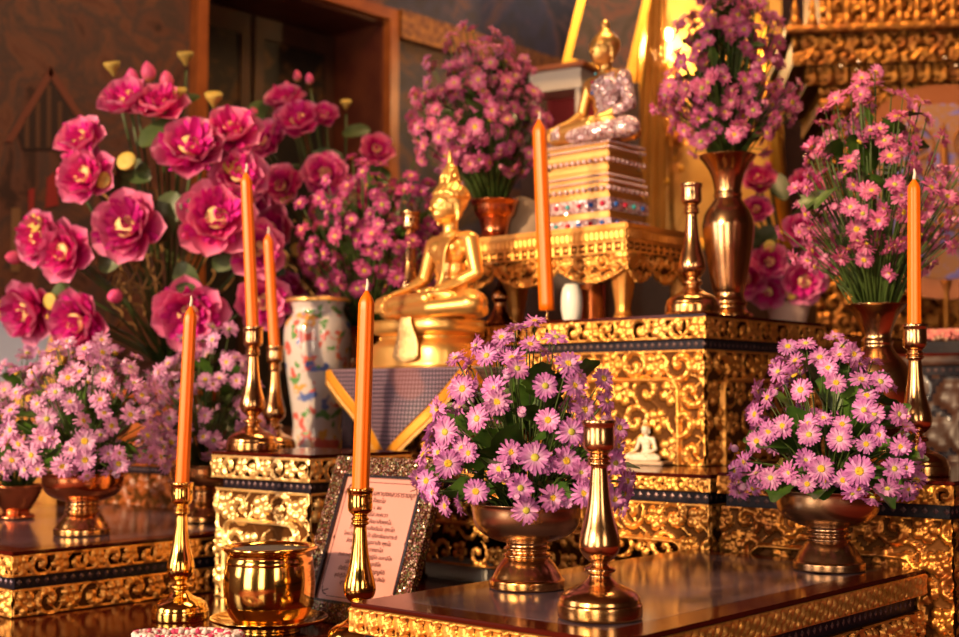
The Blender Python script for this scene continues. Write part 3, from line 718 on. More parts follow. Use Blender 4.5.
# added unseen windows: frames and glowing panes on solid walls, beside the fill lights
PANE = pmat('glowing_pane', (0.8, 0.8, 0.85), .6, emis=(1.0, .85, .72), estr=1.2)  # pane made to glow, with no daylight behind it
def dummy_window(name, c, w_, h_, axis):
    bm = bmesh.new(); f = .05; s_ = math.copysign(.04, -c[0]) if axis == 'x' else -.04
    def bx(a, b, z0, z1, d, mi):
        lo, hi = sorted((0, d))
        if axis == 'x': add_box(bm, c[0] + lo, c[0] + hi, c[1] + a, c[1] + b, c[2] + z0, c[2] + z1, mi)
        else: add_box(bm, c[0] + a, c[0] + b, c[1] + lo, c[1] + hi, c[2] + z0, c[2] + z1, mi)
    W2, H2 = w_ / 2, h_ / 2
    bx(-W2 - f, -W2, -H2 - f, H2 + f, s_, 0); bx(W2, W2 + f, -H2 - f, H2 + f, s_, 0); bx(-W2, W2, H2, H2 + f, s_, 0); bx(-W2, W2, -H2 - f, -H2, s_, 0); bx(-.015, .015, -H2, H2, s_ * .8, 0)
    o = link(name, bm_mesh(bm), WOODO); o['kind'] = 'structure'
    bm = bmesh.new(); bx(-W2, W2, -H2, H2, s_ * .25, 0); link('glow_pane', bm_mesh(bm), PANE, o)
dummy_window('added_window_2', (WL, -1.2, 1.7), 1.0, 1.6, 'x'); dummy_window('added_window_3', (-2.9, 5.4, 3.45), 1.6, .6, 'y'); dummy_window('added_window_4', (3.5, -.6, 1.6), 1.0, 1.8, 'x')
# niche window with painted shutters and an orange wood surround
bm = bmesh.new(); w = .045
for (y0, y1, z0, z1) in ((NY0 - w, NY0, NZ0, NZ1 + w), (NY1, NY1 + w, NZ0, NZ1 + w), (NY0, NY1, NZ1, NZ1 + w)): add_box(bm, WL, WL + .04, y0, y1, z0, z1)
win = link('window_1', bm_mesh(bm), WOODO); win['kind'] = 'structure'
bm = bmesh.new()
add_box(bm, WL - .28, WL - .001, NY0, NY0 + .012, NZ0, NZ1 - .001); add_box(bm, WL - .28, WL - .001, NY1 - .012, NY1, NZ0, NZ1 - .001); add_box(bm, WL - .28, WL - .001, NY0 + .012, NY1 - .012, NZ1 - .012, NZ1 - .001)
link('window_reveal', bm_mesh(bm), pmat('reveal_red', (0.075, 0.014, 0.008), .5, col2=(0.12, 0.03, 0.012), vscale=12), win)
SHUT = mural_mat('black_gold_shutter', [(0.004, 0.003, 0.003), (0.006, 0.004, 0.003), (0.012, 0.007, 0.004), (0.09, 0.035, 0.01)], 12, 2)
for (a, b) in ((NY0 + .02, NY0 + .42), (NY0 + .44, NY1 - .02)):
    bm = bmesh.new(); add_box(bm, WL - .29, WL - .27, a, b, NZ0, NZ1 - .015, 0)
    for q in ((a, a + .045), (b - .045, b)): add_box(bm, WL - .272, WL - .26, q[0], q[1], NZ0, NZ1 - .02, 1)
    add_box(bm, WL - .272, WL - .26, a + .045, b - .045, NZ1 - .10, NZ1 - .02, 1)
    link('shutter', bm_mesh(bm), [SHUT, WOODD], win)
# gilded moulding along the wall, with carved crest over the niche
box('trim_1', WL, WL + .05, NY1 + .05, 5.4, 2.41, 2.52, pmat('gilt_trim', (0.36, 0.14, 0.02), .5, .3, bump=1, bscale=40, col2=(0.10, 0.025, 0.008), vscale=40))['kind'] = 'structure'
box('trim_2', WL, WL + .06, 2.95, 3.38, 2.56, 2.66, GOLDD, bev=.01)['kind'] = 'structure'
# painted temple on the left mural (a flat painting, real picture on the wall)
def flat_x(bm, pts, x, mi=0, th=.002):
    a = [bm.verts.new((x, y, z)) for y, z in pts]; b = [bm.verts.new((x + th, y, z)) for y, z in pts]
    bm.faces.new(b).material_index = mi; bm.faces.new(a[::-1]).material_index = mi
    for i in range(len(pts)): j = (i + 1) % len(pts); bm.faces.new((a[i], a[j], b[j], b[i])).material_index = mi
def wallpt(px, py):       # where a sight line meets the left wall
    r = ray(px, py); t = (WL - CAMLOC.x) / r.x; p = CAMLOC + r * t; return (p.y, p.z)
bm = bmesh.new()
flat_x(bm, [wallpt(*q) for q in ((50, 72), (85, 128), (80, 132), (78, 150), (22, 150), (18, 134), (10, 140))][::-1], WL + .002, 0)
for k in range(5): x = 24 + k * 11; h = 70 + abs(k - 2) * 16; flat_x(bm, [wallpt(*q) for q in ((x, h + 16), (x + 4, h + 16), (x + 4, 148), (x, 148))][::-1], WL + .004, 1)
for q in (((50, 66), (53, 74), (12, 142), (4, 142)), ((50, 66), (90, 128), (84, 130), (47, 74))): flat_x(bm, [wallpt(*p) for p in q][::-1], WL + .004, 2)
flat_x(bm, [wallpt(*q) for q in ((47, 178), (54, 172), (58, 205), (45, 208))][::-1], WL + .002, 3)
flat_x(bm, [wallpt(*q) for q in ((28, 190), (34, 188), (33, 218), (28, 220))][::-1], WL + .002, 3)
flat_x(bm, [wallpt(*q) for q in ((11, 208), (20, 208), (19, 272), (10, 272))][::-1], WL + .002, 4)
props(link('painted_temple', bm_mesh(bm), [pmat('mural_black', (0.025, 0.010, 0.010), .6), pmat('mural_ochre', (0.10, 0.04, 0.02), .6), pmat('mural_rust', (0.17, 0.045, 0.025), .6), pmat('mural_red', (0.30, 0.02, 0.02), .6), pmat('mural_tan', (0.22, 0.11, 0.05), .6)]), 'painted gabled temple roof on the mural at far left behind the pink lotus', 'mural painting')

# ================================================================== TABLES (heights are relative to the eye at 1.0)
GOLD_LIT = pmat('sunlit_gold_leaf', (1.0, 0.66, 0.26), .34, .75, bump=.3, bscale=200)  # gold leaf paled: the sunbeam on the pedestal is put into its colour
GS0 = [GOLD, GROUND]
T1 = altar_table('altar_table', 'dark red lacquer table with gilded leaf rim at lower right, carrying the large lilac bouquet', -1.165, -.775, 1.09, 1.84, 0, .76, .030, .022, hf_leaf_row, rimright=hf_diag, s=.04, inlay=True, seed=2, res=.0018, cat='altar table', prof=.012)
S0 = altar_table('altar_table', 'low wide lacquer platform table holding the brass pot and the printed frame', -2.9, -1.17, 1.00, 2.65, 0, .655, .030, .018, hf_leaf_row, s=.04, seed=5, res=.004)
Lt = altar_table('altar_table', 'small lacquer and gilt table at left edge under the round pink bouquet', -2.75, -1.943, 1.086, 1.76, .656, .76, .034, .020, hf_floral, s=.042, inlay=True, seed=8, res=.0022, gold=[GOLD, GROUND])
M_ = altar_table('carved_pedestal', 'small square gilded pedestal behind the printed frame, under a brass candlestick', -1.915, -1.652, 1.45, 1.69, .656, .91, .040, .018, hf_floral, rims=.034, s=.055, prof=.015, frame=(.03, .055, .02), seed=11, gold=[GOLD_LIT, GROUND], cat='pedestal')
Dt = altar_table('altar_table', 'orange carved table behind the left bouquets carrying the porcelain jar', -2.95, -2.15, 1.785, 2.62, .656, .89, .036, .018, hf_scale, s=.05, seed=14, gold=[WOODO, GROUND], res=.004)
Ct = altar_table('altar_table', 'wide low gilded table with dark ledge beneath the tall gilded cabinet', -2.14, -1.13, 1.845, 2.62, .656, .88, .022, .020, hf_floral, s=.044, frame=(.05, .062, .022, .0032), open_=.16, seed=17, res=.0022, feet=.034)
K1 = altar_table('carved_cabinet', 'tall gilded cabinet with floral relief at centre, under the curved-leg stand', -2.12, -1.275, 2.07, 2.54, .881, 1.160, .040, .020, hf_floral, s=.052, frame=(.055, .055, .025, .0035), seed=21, res=.0022, cat='cabinet')
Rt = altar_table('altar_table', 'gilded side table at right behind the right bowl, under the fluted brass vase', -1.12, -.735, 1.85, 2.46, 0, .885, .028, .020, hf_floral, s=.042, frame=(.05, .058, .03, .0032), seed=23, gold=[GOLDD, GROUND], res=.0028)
# lozenge panel on the low platform under the openwork: folded white cloth
box('folded_cloth', -1.80, -1.64, 1.875, 1.95, .656, .690, WHITE, bev=.006); props(bpy.data.objects['folded_cloth'], 'white folded cloth lying under the openwork gilded table', 'cloth')

# ------------------------------------------------------------------ stand with curved legs on the cabinet
def curved_stand():
    X0, X1, Y0, Y1, zt, zb = -2.02, -1.50, 2.145, 2.42, 1.356, 1.161
    t = empty('carved_stand', ((X0 + X1) / 2, (Y0 + Y1) / 2, zb), 'gilded stand with curved legs on the central cabinet, under the jewelled statue', 'stand'); L = t.location
    def R(*a): return a
    o = box('stand_top', X0, X1, Y0, Y1, zt - .014, zt, GOLD, None, .003); o.parent = t; o.location = -L
    G2 = [GOLD, GROUND]
    for nm, z, h, hf, am in (('beaded_rim', zt - .034, .020, None, .005), ('key_band', zt - .060, .026, None, .003)):
        for side, w_, loc in (('front', X1 - X0, (X0, Y0, z)), ('right', Y1 - Y0, (X1, Y0, z))):
            f = (lambda u, v, w, h_: np.clip(np.sin(PI * ((u / .0125) % 1)) ** .7 * np.clip(np.minimum(v, h_ - v) * 300, 0, 1), 0, 1)) if nm == 'beaded_rim' else \
                (lambda u, v, w, h_: np.where((np.abs(v - h_ * .5) > h_ * .30) | ((((u / .022) % 1) < .20)) | ((((u / .022) % 1) > .35) & (((u / .022) % 1) < .8) & (np.abs(v - h_ * .5) < h_ * .1)), .9, .0))
            r = relief(nm, w_, h, f, am, t, Vector(loc) - L, side, .0018, G2)
        b = box(nm + '_core', X0 + .001, X1 - .001, Y0 + .001, Y1 - .001, z, z + h, GROUND, None); b.parent = t; b.location = -L
    # cusped floral apron: relief whose lower edge follows a wave
    for side, w_, loc in (('front', X1 - X0, (X0, Y0 + .004, zt - .125)), ('right', Y1 - Y0, (X1 - .004, Y0, zt - .125))):
        h = .066; res = .002; nx = int(w_ / res); nz = int(h / res)
        u, v = np.meshgrid(np.linspace(0, w_, nx + 1), np.linspace(0, h, nz + 1)); H = hf_floral(u, v, w_, h, .030, 31)
        q = (u - w_ / 2) / (w_ / 2); edge = .006 + .030 * np.abs(np.sin(PI * 1.5 * q + PI / 2)) ** .6 * 0 + .020 * (.5 + .5 * np.cos(2 * PI * 1.5 * q)) + .028 * (np.abs(q) > .8) * -1 + .028
        edge = np.clip(.040 - .034 * np.abs(np.cos(PI * 1.5 * q)) ** .7, 0, h)
        keep = v > edge - .001; rim = np.clip(1 - np.abs(v - edge - .002) / .003, 0, 1); H = np.maximum(H, rim)
        V = np.stack([u, -H * .008, v], -1).reshape(-1, 3); a = (np.arange(nz)[:, None] * (nx + 1) + np.arange(nx)[None, :]).reshape(-1)
        Fc = np.stack([a, a + 1, a + nx + 2, a + nx + 1], -1)[(keep[:-1, :-1] & keep[1:, 1:]).reshape(-1)]
        hc = ((H[:-1, :-1] + H[1:, 1:]) / 2)[(keep[:-1, :-1] & keep[1:, 1:])]
        me = mesh_from(V.tolist(), Fc.tolist(), (hc < .12).astype(np.int32).reshape(-1)); me.shade_smooth()
        so = link('apron', me, G2, t, Vector(loc) - L, (0, 0, PI / 2) if side == 'right' else None)
        m = so.modifiers.new('s', 'SOLIDIFY'); m.thickness = .006; m.offset = 1 if False else -1
    for (x, y, sx, sy) in ((X0 + .03, Y0 + .03, -1, -1), (X1 - .03, Y0 + .03, 1, -1), (X0 + .03, Y1 - .03, -1, 1), (X1 - .03, Y1 - .03, 1, 1)):
        V = []; Fc = []; n = 12; H_ = zt - .06 - zb
        for i in range(n + 1):
            k = i / n; z = k * H_; bow = .018 * math.sin(PI * min(k * 1.5, 1)) * (1 if k > .2 else 1) - .010 * (1 - k) ** 2 * 0
            wd = .013 + .022 * k ** 1.5 + (.010 * (1 - k / .12) if k < .12 else 0); off = .016 * (k ** 2) + (.010 * (1 - k / .15) ** 2 if k < .15 else 0)
            for j in range(24):
                a_ = 2 * PI * j / 24; rr = wd * (1 + .13 * math.cos(8 * a_)) * (abs(math.cos(a_)) ** 4 + abs(math.sin(a_)) ** 4) ** -.25
                V.append((x + sx * (off - .006) + rr * math.cos(a_) * .8, y + sy * (off - .006) + rr * math.sin(a_) * .8, zb + z))
        for i in range(n):
            for j in range(24): Fc.append((i * 24 + j, i * 24 + (j + 1) % 24, (i + 1) * 24 + (j + 1) % 24, (i + 1) * 24 + j))
        Fc.append(tuple(range(24))[::-1]); Fc.append(tuple(range(n * 24, n * 24 + 24)))
        me = mesh_from(V, Fc); me.shade_smooth(); link('leg', me, GOLD, t, -L)
    return t
curved_stand()

# ================================================================== CANDLESTICKS AND CANDLES
def stick_at(label, px, py, z, h, mat, **k):
    p = on_z(px, py, z) if not isinstance(px, Vector) else px
    return candlestick(label, p, h, mat, group='brass candlesticks', **k), p
(s_, zc), p = stick_at('large polished bronze candlestick without a candle in front of the main bouquet', 600, 617, .7612, .217, BRASS, wide=1.04)
def lean_for(p0, z0, h, pxt, pyt):
    """sideways lean (image plane) so the tip sits in the photo's column"""
    x, y, d = prj(Vector(p0) + Vector((0, 0, z0))); x2, y2, d2 = prj(Vector(p0) + Vector((0, 0, z0 + h)))
    s = (pxt - x2) / F * d / h; return (R_.x * s, R_.y * s)
def stick_and_candle(ls, lc, p, h, mat, ch, cr, tip, bend=0, cmat=None, **k):
    s_, zc = candlestick(ls, p, h, mat, group='brass candlesticks', **k)
    return candle(lc, Vector(p), zc, ch, cr, bend, (R_.x, R_.y), lean=lean_for(p, zc, ch, *tip), group='orange candles')
stick_and_candle('brass candlestick on the platform left of the brass pot', 'orange candle with a curled wick left of the brass pot', on_z(180, 619, .6552), .215, BRASSY, .300, .0105, (191, 297))
stick_and_candle('brass candlestick standing before the printed frame, base hidden by table corner', 'orange candle rising in front of the printed frame', gx(361, 1.86, .6552), .222, BRASSY, .298, .0118, (367, 293))
stick_and_candle('brass candlestick on the square gilded pedestal, nearer of the pair', 'taller orange candle of the left pair, above the pedestal', gx(253, 2.36, .9102), .222, BRASS, .300, .0108, (246, 163))
stick_and_candle('darker brass candlestick just behind the pedestal one, in front of the porcelain jar', 'shorter drooping orange candle right of the tall pair candle', gx(275, 2.86, .8902), .228, BRASS, .265, .0115, (268, 220))
stick_and_candle('fluted brass candlestick beside the right bouquet on the side table', 'orange candle at right edge in front of the blue fan', gx(915, 2.02, .8852), .232, BRASS, .245, .0105, (914, 162))
candlestick('brass candlestick without candle behind the seated gold statue', gx(410, 2.98, 1.1602), .27, BRASS, 'brass candlesticks')
candlestick('dark brass candlestick without candle beside the tall brass vase', gx(693, 2.44, 1.1602), .245, BRASS, 'brass candlesticks')
stick_and_candle('low brass holder on the cabinet ledge behind the bouquet, carrying the middle candle', 'orange candle rising behind the top of the main bouquet', gx(547, 2.60, 1.1602), .02, BRASS, .385, .0145, (539, 112))

# ================================================================== BOWLS, POT, VASES
pb = on_z(527, 587, .7612); pedestal_bowl('wide bronze pedestal bowl holding the main lilac bouquet', pb, .108, BRONZE, group='pedestal bowls', matf=BRASS)
pr_ = on_z(829, 569, .7612); pedestal_bowl('bronze pedestal bowl holding the right bouquet', pr_, .112, BRONZE, group='pedestal bowls')
pl_ = on_z(82, 534, .7612); pedestal_bowl('bronze pedestal bowl holding the round pink bouquet at left', pl_, .110, COPPER, group='pedestal bowls', matf=BRASS)
p4 = on_z(206, 521, .7612); pedestal_bowl('brass pedestal bowl half hidden behind the left orange candle', p4, .112, BRASS, group='pedestal bowls')
p5 = on_z(16, 518, .7612)
t = empty('copper_pot', p5, 'small copper flower pot at the left picture edge', 'pot'); lathe('body', [(0, 0), (.034, 0), (.036, .006), (.026, .012), (.030, .02), (.045, .045), (.052, .062), (.055, .066), (.050, .066), (.04, .04), (0, .03)], COPPER, t)
# incense pot on a saucer
pp = on_z(269, 631, .6552)
t = empty('brass_saucer', pp, 'round brass saucer under the incense pot', 'saucer'); lathe('dish', [(0, 0), (.044, 0), (.046, .004), (.060, .010), (.080, .015), (.087, .019), (.088, .022), (.080, .020), (.056, .015), (0, .012)], BRASSY, t)
t = empty('incense_pot', pp + Vector((0, 0, .0152)), 'round polished brass incense pot on a saucer, in front of the frame', 'pot')
k_ = .0685
lathe('body', [(r * k_, z * k_) for r, z in ((0, 0), (.70, 0), (.78, .03), (.88, .16), (.97, .42), (1.0, .75), (.985, 1.05), (.94, 1.30), (.92, 1.42), (.95, 1.50), (1.03, 1.56), (1.035, 1.62), (.98, 1.63), (.90, 1.58), (.88, 1.5), (.9, 1.2), (0, 1.2))], BRASSY, t, n=72)
lathe('ash_fill', [(0, 1.555 * k_), (.5 * k_, 1.56 * k_), (.90 * k_, 1.55 * k_), (.90 * k_, 1.45 * k_)], pmat('grey_ash', (0.10, 0.09, 0.10), .8, bump=1, bscale=300), t, k=1)
# garland in front of the pot
def garland(label, pts, r, parts=60, cols=None, seed=3):
    r_ = random.Random(seed); t = empty('flower_garland', pts[0], label, 'garland'); V = []; Fc = []; mi = []
    P = [Vector(p) - Vector(pts[0]) for p in pts]
    for i in range(parts):
        k = i / parts * (len(P) - 1); a = int(k); c = P[a].lerp(P[min(a + 1, len(P) - 1)], k - a)
        for j in range(9):
            an = r_.uniform(0, 6.28); q = c + Vector((math.cos(an) * r, math.sin(an) * r * .6, abs(math.sin(an * 1.3)) * r * 1.1 + .004))
            vs, fs = lathe_data([(0, -.004), (.0038, -.002), (.0045, .001), (.002, .004), (0, .0045)], 6)
            o = len(V); M = Matrix.Translation(q) @ Euler((r_.uniform(-1, 1), r_.uniform(-1, 1), 0)).to_matrix().to_4x4(); V += [M @ Vector(v) for v in vs]; Fc += [tuple(x + o for x in f) for f in fs]; mi += [1 if r_.random() < .28 else 0] * len(fs)
    me = mesh_from(V, Fc, mi); me.shade_smooth(); o = link('blossoms', me, cols or [pmat('jasmine_white', (0.80, 0.66, 0.64), .7), pmat('garland_pink', (0.62, 0.05, 0.16), .7)], t); o['kind'] = 'stuff'
    return t
g0 = on_z(188, 645, .662); ring = [g0 + R_ * (.068 * math.cos(a)) + FH * (.03 * math.sin(a)) for a in np.linspace(0, 2 * PI, 14)]
garland('white and pink flower garland coiled in front of the brass pot', ring, .010, 70)

# tall brass vase on the cabinet
pv = gx(730, 2.66, 1.1602)
VASE1 = [(0, 0), (.044, 0), (.046, .006), (.046, .014), (.036, .02), (.032, .03), (.036, .038), (.031, .048), (.030, .056), (.034, .070), (.041, .11), (.048, .15), (.052, .185), (.052, .20), (.046, .222), (.034, .240), (.030, .246), (.027, .252), (.029, .258), (.027, .264), (.028, .275), (.034, .300), (.046, .322), (.056, .335), (.058, .338), (.054, .338), (.043, .322), (.03, .29), (.02, .26), (0, .25)]
t = empty('brass_vase', pv, 'tall fluted brass vase on the central cabinet holding pink daisies', 'vase', 'brass vases')
lathe('foot', VASE1[:8], BRASS, t); lathe('body', VASE1[7:], BRASS, t, n=64)
pv2 = gx(877, 2.26, .8852)
VASE2 = [(0, 0), (.045, 0), (.047, .01), (.036, .02), (.032, .034), (.036, .05), (.046, .08), (.056, .12), (.058, .145), (.050, .175), (.034, .195), (.026, .207), (.027, .215), (.024, .224), (.028, .240), (.038, .262), (.050, .276), (.054, .279), (.049, .279), (.035, .26), (.02, .23), (0, .22)]
t = empty('brass_vase', pv2, 'wide mouthed brass vase on the right side table behind the right bouquet', 'vase', 'brass vases')
lathe('foot', VASE2[:5], BRASS, t); lathe('body', VASE2[4:], BRASS, t, n=64)
pv3 = gx(495, 2.98, 1.3562)
pq = gx(522, 3.0, 1.3562); t = empty('oval_plaque', pq, 'pale stone oval plaque standing behind the middle orange candle on the carved stand', 'plaque', rz=YAW); lathe('stone', [(0, -.006), (.045, -.006), (.050, 0), (.045, .006), (0, .006)], pmat('pale_stone', (0.45, 0.32, 0.22), .7), t, (0, 0, .055), k=1, sy=1.15, rot=(PI / 2, 0, 0))
t = empty('copper_vase', pv3, 'flared copper cup on the carved stand holding rose pink daisies', 'vase'); lathe('body', [(0, 0), (.050, 0), (.052, .008), (.036, .018), (.030, .030), (.036, .055), (.046, .08), (.054, .093), (.057, .097), (.052, .097), (.04, .06), (0, .05)], COPPER, t)
pv4 = gx(366, 3.12, .8902)
t = empty('brass_vase', pv4, 'dim brass vase behind the orange candle holding magenta daisies', 'vase', 'brass vases'); lathe('body', [(r * .95, z * .84) for r, z in VASE1], BRASS, t)
# porcelain jar
def porcelain():
    m, nt, b = new_mat('painted_porcelain'); N = nt.nodes; L = nt.links
    tc = N.new('ShaderNodeTexCoord'); cols = [((0.62, 0.12, 0.10), 26, .60), ((0.10, 0.16, 0.45), 19, .63), ((0.12, 0.30, 0.10), 33, .64), ((0.65, 0.35, 0.08), 23, .66)]
    cur = None
    for i, (c, s, th) in enumerate(cols):
        n = N.new('ShaderNodeTexNoise'); n.inputs['Scale'].default_value = s; n.inputs['Detail'].default_value = 2; mp = N.new('ShaderNodeMapping'); mp.inputs['Location'].default_value = (i * 3.1, i, 0)
        L.new(tc.outputs['Object'], mp.inputs[0]); L.new(mp.outputs[0], n.inputs['Vector']); r = N.new('ShaderNodeValToRGB'); r.color_ramp.elements[0].position = th - .04; r.color_ramp.elements[1].position = th
        L.new(n.outputs[0], r.inputs[0]); mx = N.new('ShaderNodeMix'); mx.data_type = 'RGBA'; L.new(r.outputs[0], mx.inputs[0])
        if cur: L.new(cur, mx.inputs[6])
        else: mx.inputs[6].default_value = (0.62, 0.56, 0.55, 1)
        mx.inputs[7].default_value = (*c, 1); cur = mx.outputs[2]
    L.new(cur, b.inputs['Base Color']); b.inputs['Roughness'].default_value = .12; b.inputs['Coat Weight'].default_value = .6
    return m
pj = gx(318, 3.02, .8902)
t = empty('porcelain_jar', pj, 'white porcelain jar with painted flowers behind the left candle pair', 'jar'); PORC = porcelain()
lathe('body', [(0, 0), (.055, 0), (.060, .006), (.058, .03), (.056, .06), (.064, .12), (.074, .19), (.079, .25), (.076, .285), (.062, .305), (.058, .315), (.062, .33), (.073, .338), (.073, .343), (.066, .343), (.055, .32), (0, .31)], PORC, t, n=56)
tt = mesh_from(*lathe_data([(.0735, .335), (.0745, .339), (.0735, .344), (.071, .344)], 56)); tt.shade_smooth(); link('gold_lip', tt, GOLDS, t)

# ================================================================== PRINTED FRAME
def printed_frame():
    m, nt, b = new_mat('glitter_mosaic'); N = nt.nodes; L = nt.links
    tc = N.new('ShaderNodeTexCoord'); v = N.new('ShaderNodeTexVoronoi'); v.inputs['Scale'].default_value = 420; L.new(tc.outputs['Object'], v.inputs['Vector'])
    sp = N.new('ShaderNodeSeparateColor'); L.new(v.outputs['Color'], sp.inputs[0])
    r = N.new('ShaderNodeValToRGB'); e = r.color_ramp.elements; e[0].position = 0; e[0].color = (0.03, 0.012, 0.008, 1); e[1].position = 1; e[1].color = (0.42, 0.34, 0.22, 1)
    for p, c in ((.35, (0.06, 0.02, 0.01)), (.60, (0.14, 0.03, 0.012)), (.70, (0.05, 0.09, 0.025)), (.80, (0.20, 0.13, 0.03)), (.90, (0.24, 0.07, 0.09))): k = e.new(p); k.color = (*c, 1)
    L.new(sp.outputs[0], r.inputs[0]); L.new(r.outputs[0], b.inputs['Base Color']); b.inputs['Metallic'].default_value = .3; b.inputs['Roughness'].default_value = .25
    sb = N.new('ShaderNodeVectorMath'); sb.operation = 'SUBTRACT'; sb.inputs[1].default_value = (.5, .5, .5); L.new(v.outputs['Color'], sb.inputs[0])
    sc_ = N.new('ShaderNodeVectorMath'); sc_.operation = 'SCALE'; sc_.inputs['Scale'].default_value = .6; L.new(sb.outputs[0], sc_.inputs[0])
    g = N.new('ShaderNodeNewGeometry'); ad = N.new('ShaderNodeVectorMath'); L.new(g.outputs['Normal'], ad.inputs[0]); L.new(sc_.outputs[0], ad.inputs[1]); nm = N.new('ShaderNodeVectorMath'); nm.operation = 'NORMALIZE'; L.new(ad.outputs[0], nm.inputs[0]); L.new(nm.outputs[0], b.inputs['Normal'])
    W_, H_, bw, th = .240, .268, .033, .014
    tilt = math.radians(-20)
    t = empty('printed_frame', (-1.622, 1.392, .657), 'glitter framed pink sheet of printed Thai verses leaning back on the platform', 'picture frame'); t.rotation_euler = (tilt, 0, 0)
    bm = bmesh.new(); add_box(bm, 0, W_, 0, th, 0, bw); add_box(bm, 0, W_, 0, th, H_ - bw, H_); add_box(bm, 0, bw, 0, th, bw, H_ - bw); add_box(bm, W_ - bw, W_, 0, th, bw, H_ - bw)
    link('frame', bm_mesh(bm), m, t)
    bm = bmesh.new(); q = bw - .003
    for (a, b2, c, d) in ((q, W_ - q, q, q + .004), (q, W_ - q, H_ - q - .004, H_ - q), (q, q + .004, q, H_ - q), (W_ - q - .004, W_ - q, q, H_ - q)): add_box(bm, a, b2, -.0012, th * .6, c, d)
    link('inner_lip', bm_mesh(bm), BLACK, t)
    box('sheet', q, W_ - q, th * .35, th * .6, q, H_ - q, pmat('pink_sheet', (0.64, 0.29, 0.25), .4), t)
    box('back_board', .002, W_ - .002, th, th + .003, .002, H_ - .002, BLACK, t)
    o = box('easel_leg', W_ * .4, W_ * .6, 0, .003, 0, .155, BLACK, t); o.location = (0, .100, .0375); o.rotation_euler = (math.radians(30), 0, 0)
    INK = pmat('brown_ink', (0.10, 0.025, 0.02), .6)
    bm = bmesh.new(); y0 = th * .35 - .0006; a = q + .010; c = a + .007
    for (x0, x1, z0, z1) in ((a + .016, W_ - a - .016, a, a + .0012), (a + .016, W_ - a - .016, H_ - a - .0012, H_ - a), (a, a + .0012, a + .016, H_ - a - .016), (W_ - a - .0012, W_ - a, a + .016, H_ - a - .016)): add_box(bm, x0, x1, y0, y0 + .0005, z0, z1)
    for (x, z) in ((a, a), (W_ - a, a), (a, H_ - a), (W_ - a, H_ - a)):
        sx = 1 if x < W_ / 2 else -1; sz = 1 if z < H_ / 2 else -1
        for k in range(9):
            an = k / 8 * PI * .5; u = x + sx * (.014 - .011 * math.cos(an)); w_ = z + sz * (.014 - .011 * math.sin(an)); add_box(bm, u - .0011, u + .0011, y0, y0 + .0005, w_ - .0011, w_ + .0011)
        for k in range(4): u = x + sx * (.007 + k * .003); w_ = z + sz * (.008 + k * .001); add_box(bm, u - .0014, u + .0014, y0, y0 + .0005, w_ - .0010, w_ + .0010)
    for (x, z) in ((a, H_ * .5), (W_ - a, H_ * .5), (W_ / 2, a)): 
        vs = [bm.verts.new((x + dx, y0 - .0002, z + dz)) for dx, dz in ((-.003, 0), (0, -.0045), (.003, 0), (0, .0045))]; bm.faces.new(vs)
    link('border_rule', bm_mesh(bm), INK, t)
    lines = [('คำไหว้พระพุทธมหามงคลวรารามบูชา', .0118, .97), ('ตั้งนะโม', .0098, .9), ('๓ จบ', .0098, .86), ('อิติปิโส ภะคะวา', .0095, .8), ('อะระหัง สัมมาสัมพุทโธ', .0092, .75), ('วิชชาจะระณะสัมปันโน สุคะโต', .0092, .69), ('โลกะวิทู อะนุตตะโร ปุริสะธัมมะสาระถิ', .0086, .63), ('สัตถา เทวะมะนุสสานัง พุทโธ', .0092, .57), ('ภะคะวาติ สะวากขาโต', .0092, .51), ('ภะคะวะตา ธัมโม สันทิฏฐิโก อะกาลิโก', .0086, .45), ('เอหิปัสสิโก โอปะนะยิโก', .0092, .39), ('ปัจจัตตัง เวทิตัพโพ วิญญูหีติ', .0092, .33), ('สุปะฏิปันโน ภะคะวะโต สาวะกะสังโฆ', .0086, .27), ('อุชุปะฏิปันโน ภะคะวะโต', .0092, .21), ('สาวะกะสังโฆ', .0092, .15)]
    for i, (s, size, f) in enumerate(lines):
        cu = bpy.data.curves.new('verse', 'FONT'); cu.body = s; cu.size = size; cu.align_x = 'CENTER'; cu.offset = .00012
        o = bpy.data.objects.new('verse', cu); COL.objects.link(o); dg = bpy.context.evaluated_depsgraph_get(); dg.update()
        me = bpy.data.meshes.new_from_object(o.evaluated_get(dg)); bpy.data.objects.remove(o)
        zz = q + .020 + (H_ - 2 * q - .052) * (1 - i / 14.0)
        ok_ = link('title_line' if i == 0 else 'verse_line', me, INK, t, (W_ / 2, y0 - .0003, zz), (PI / 2, 0, 0)); me.materials.clear(); me.materials.append(INK)
    return t
printed_frame()

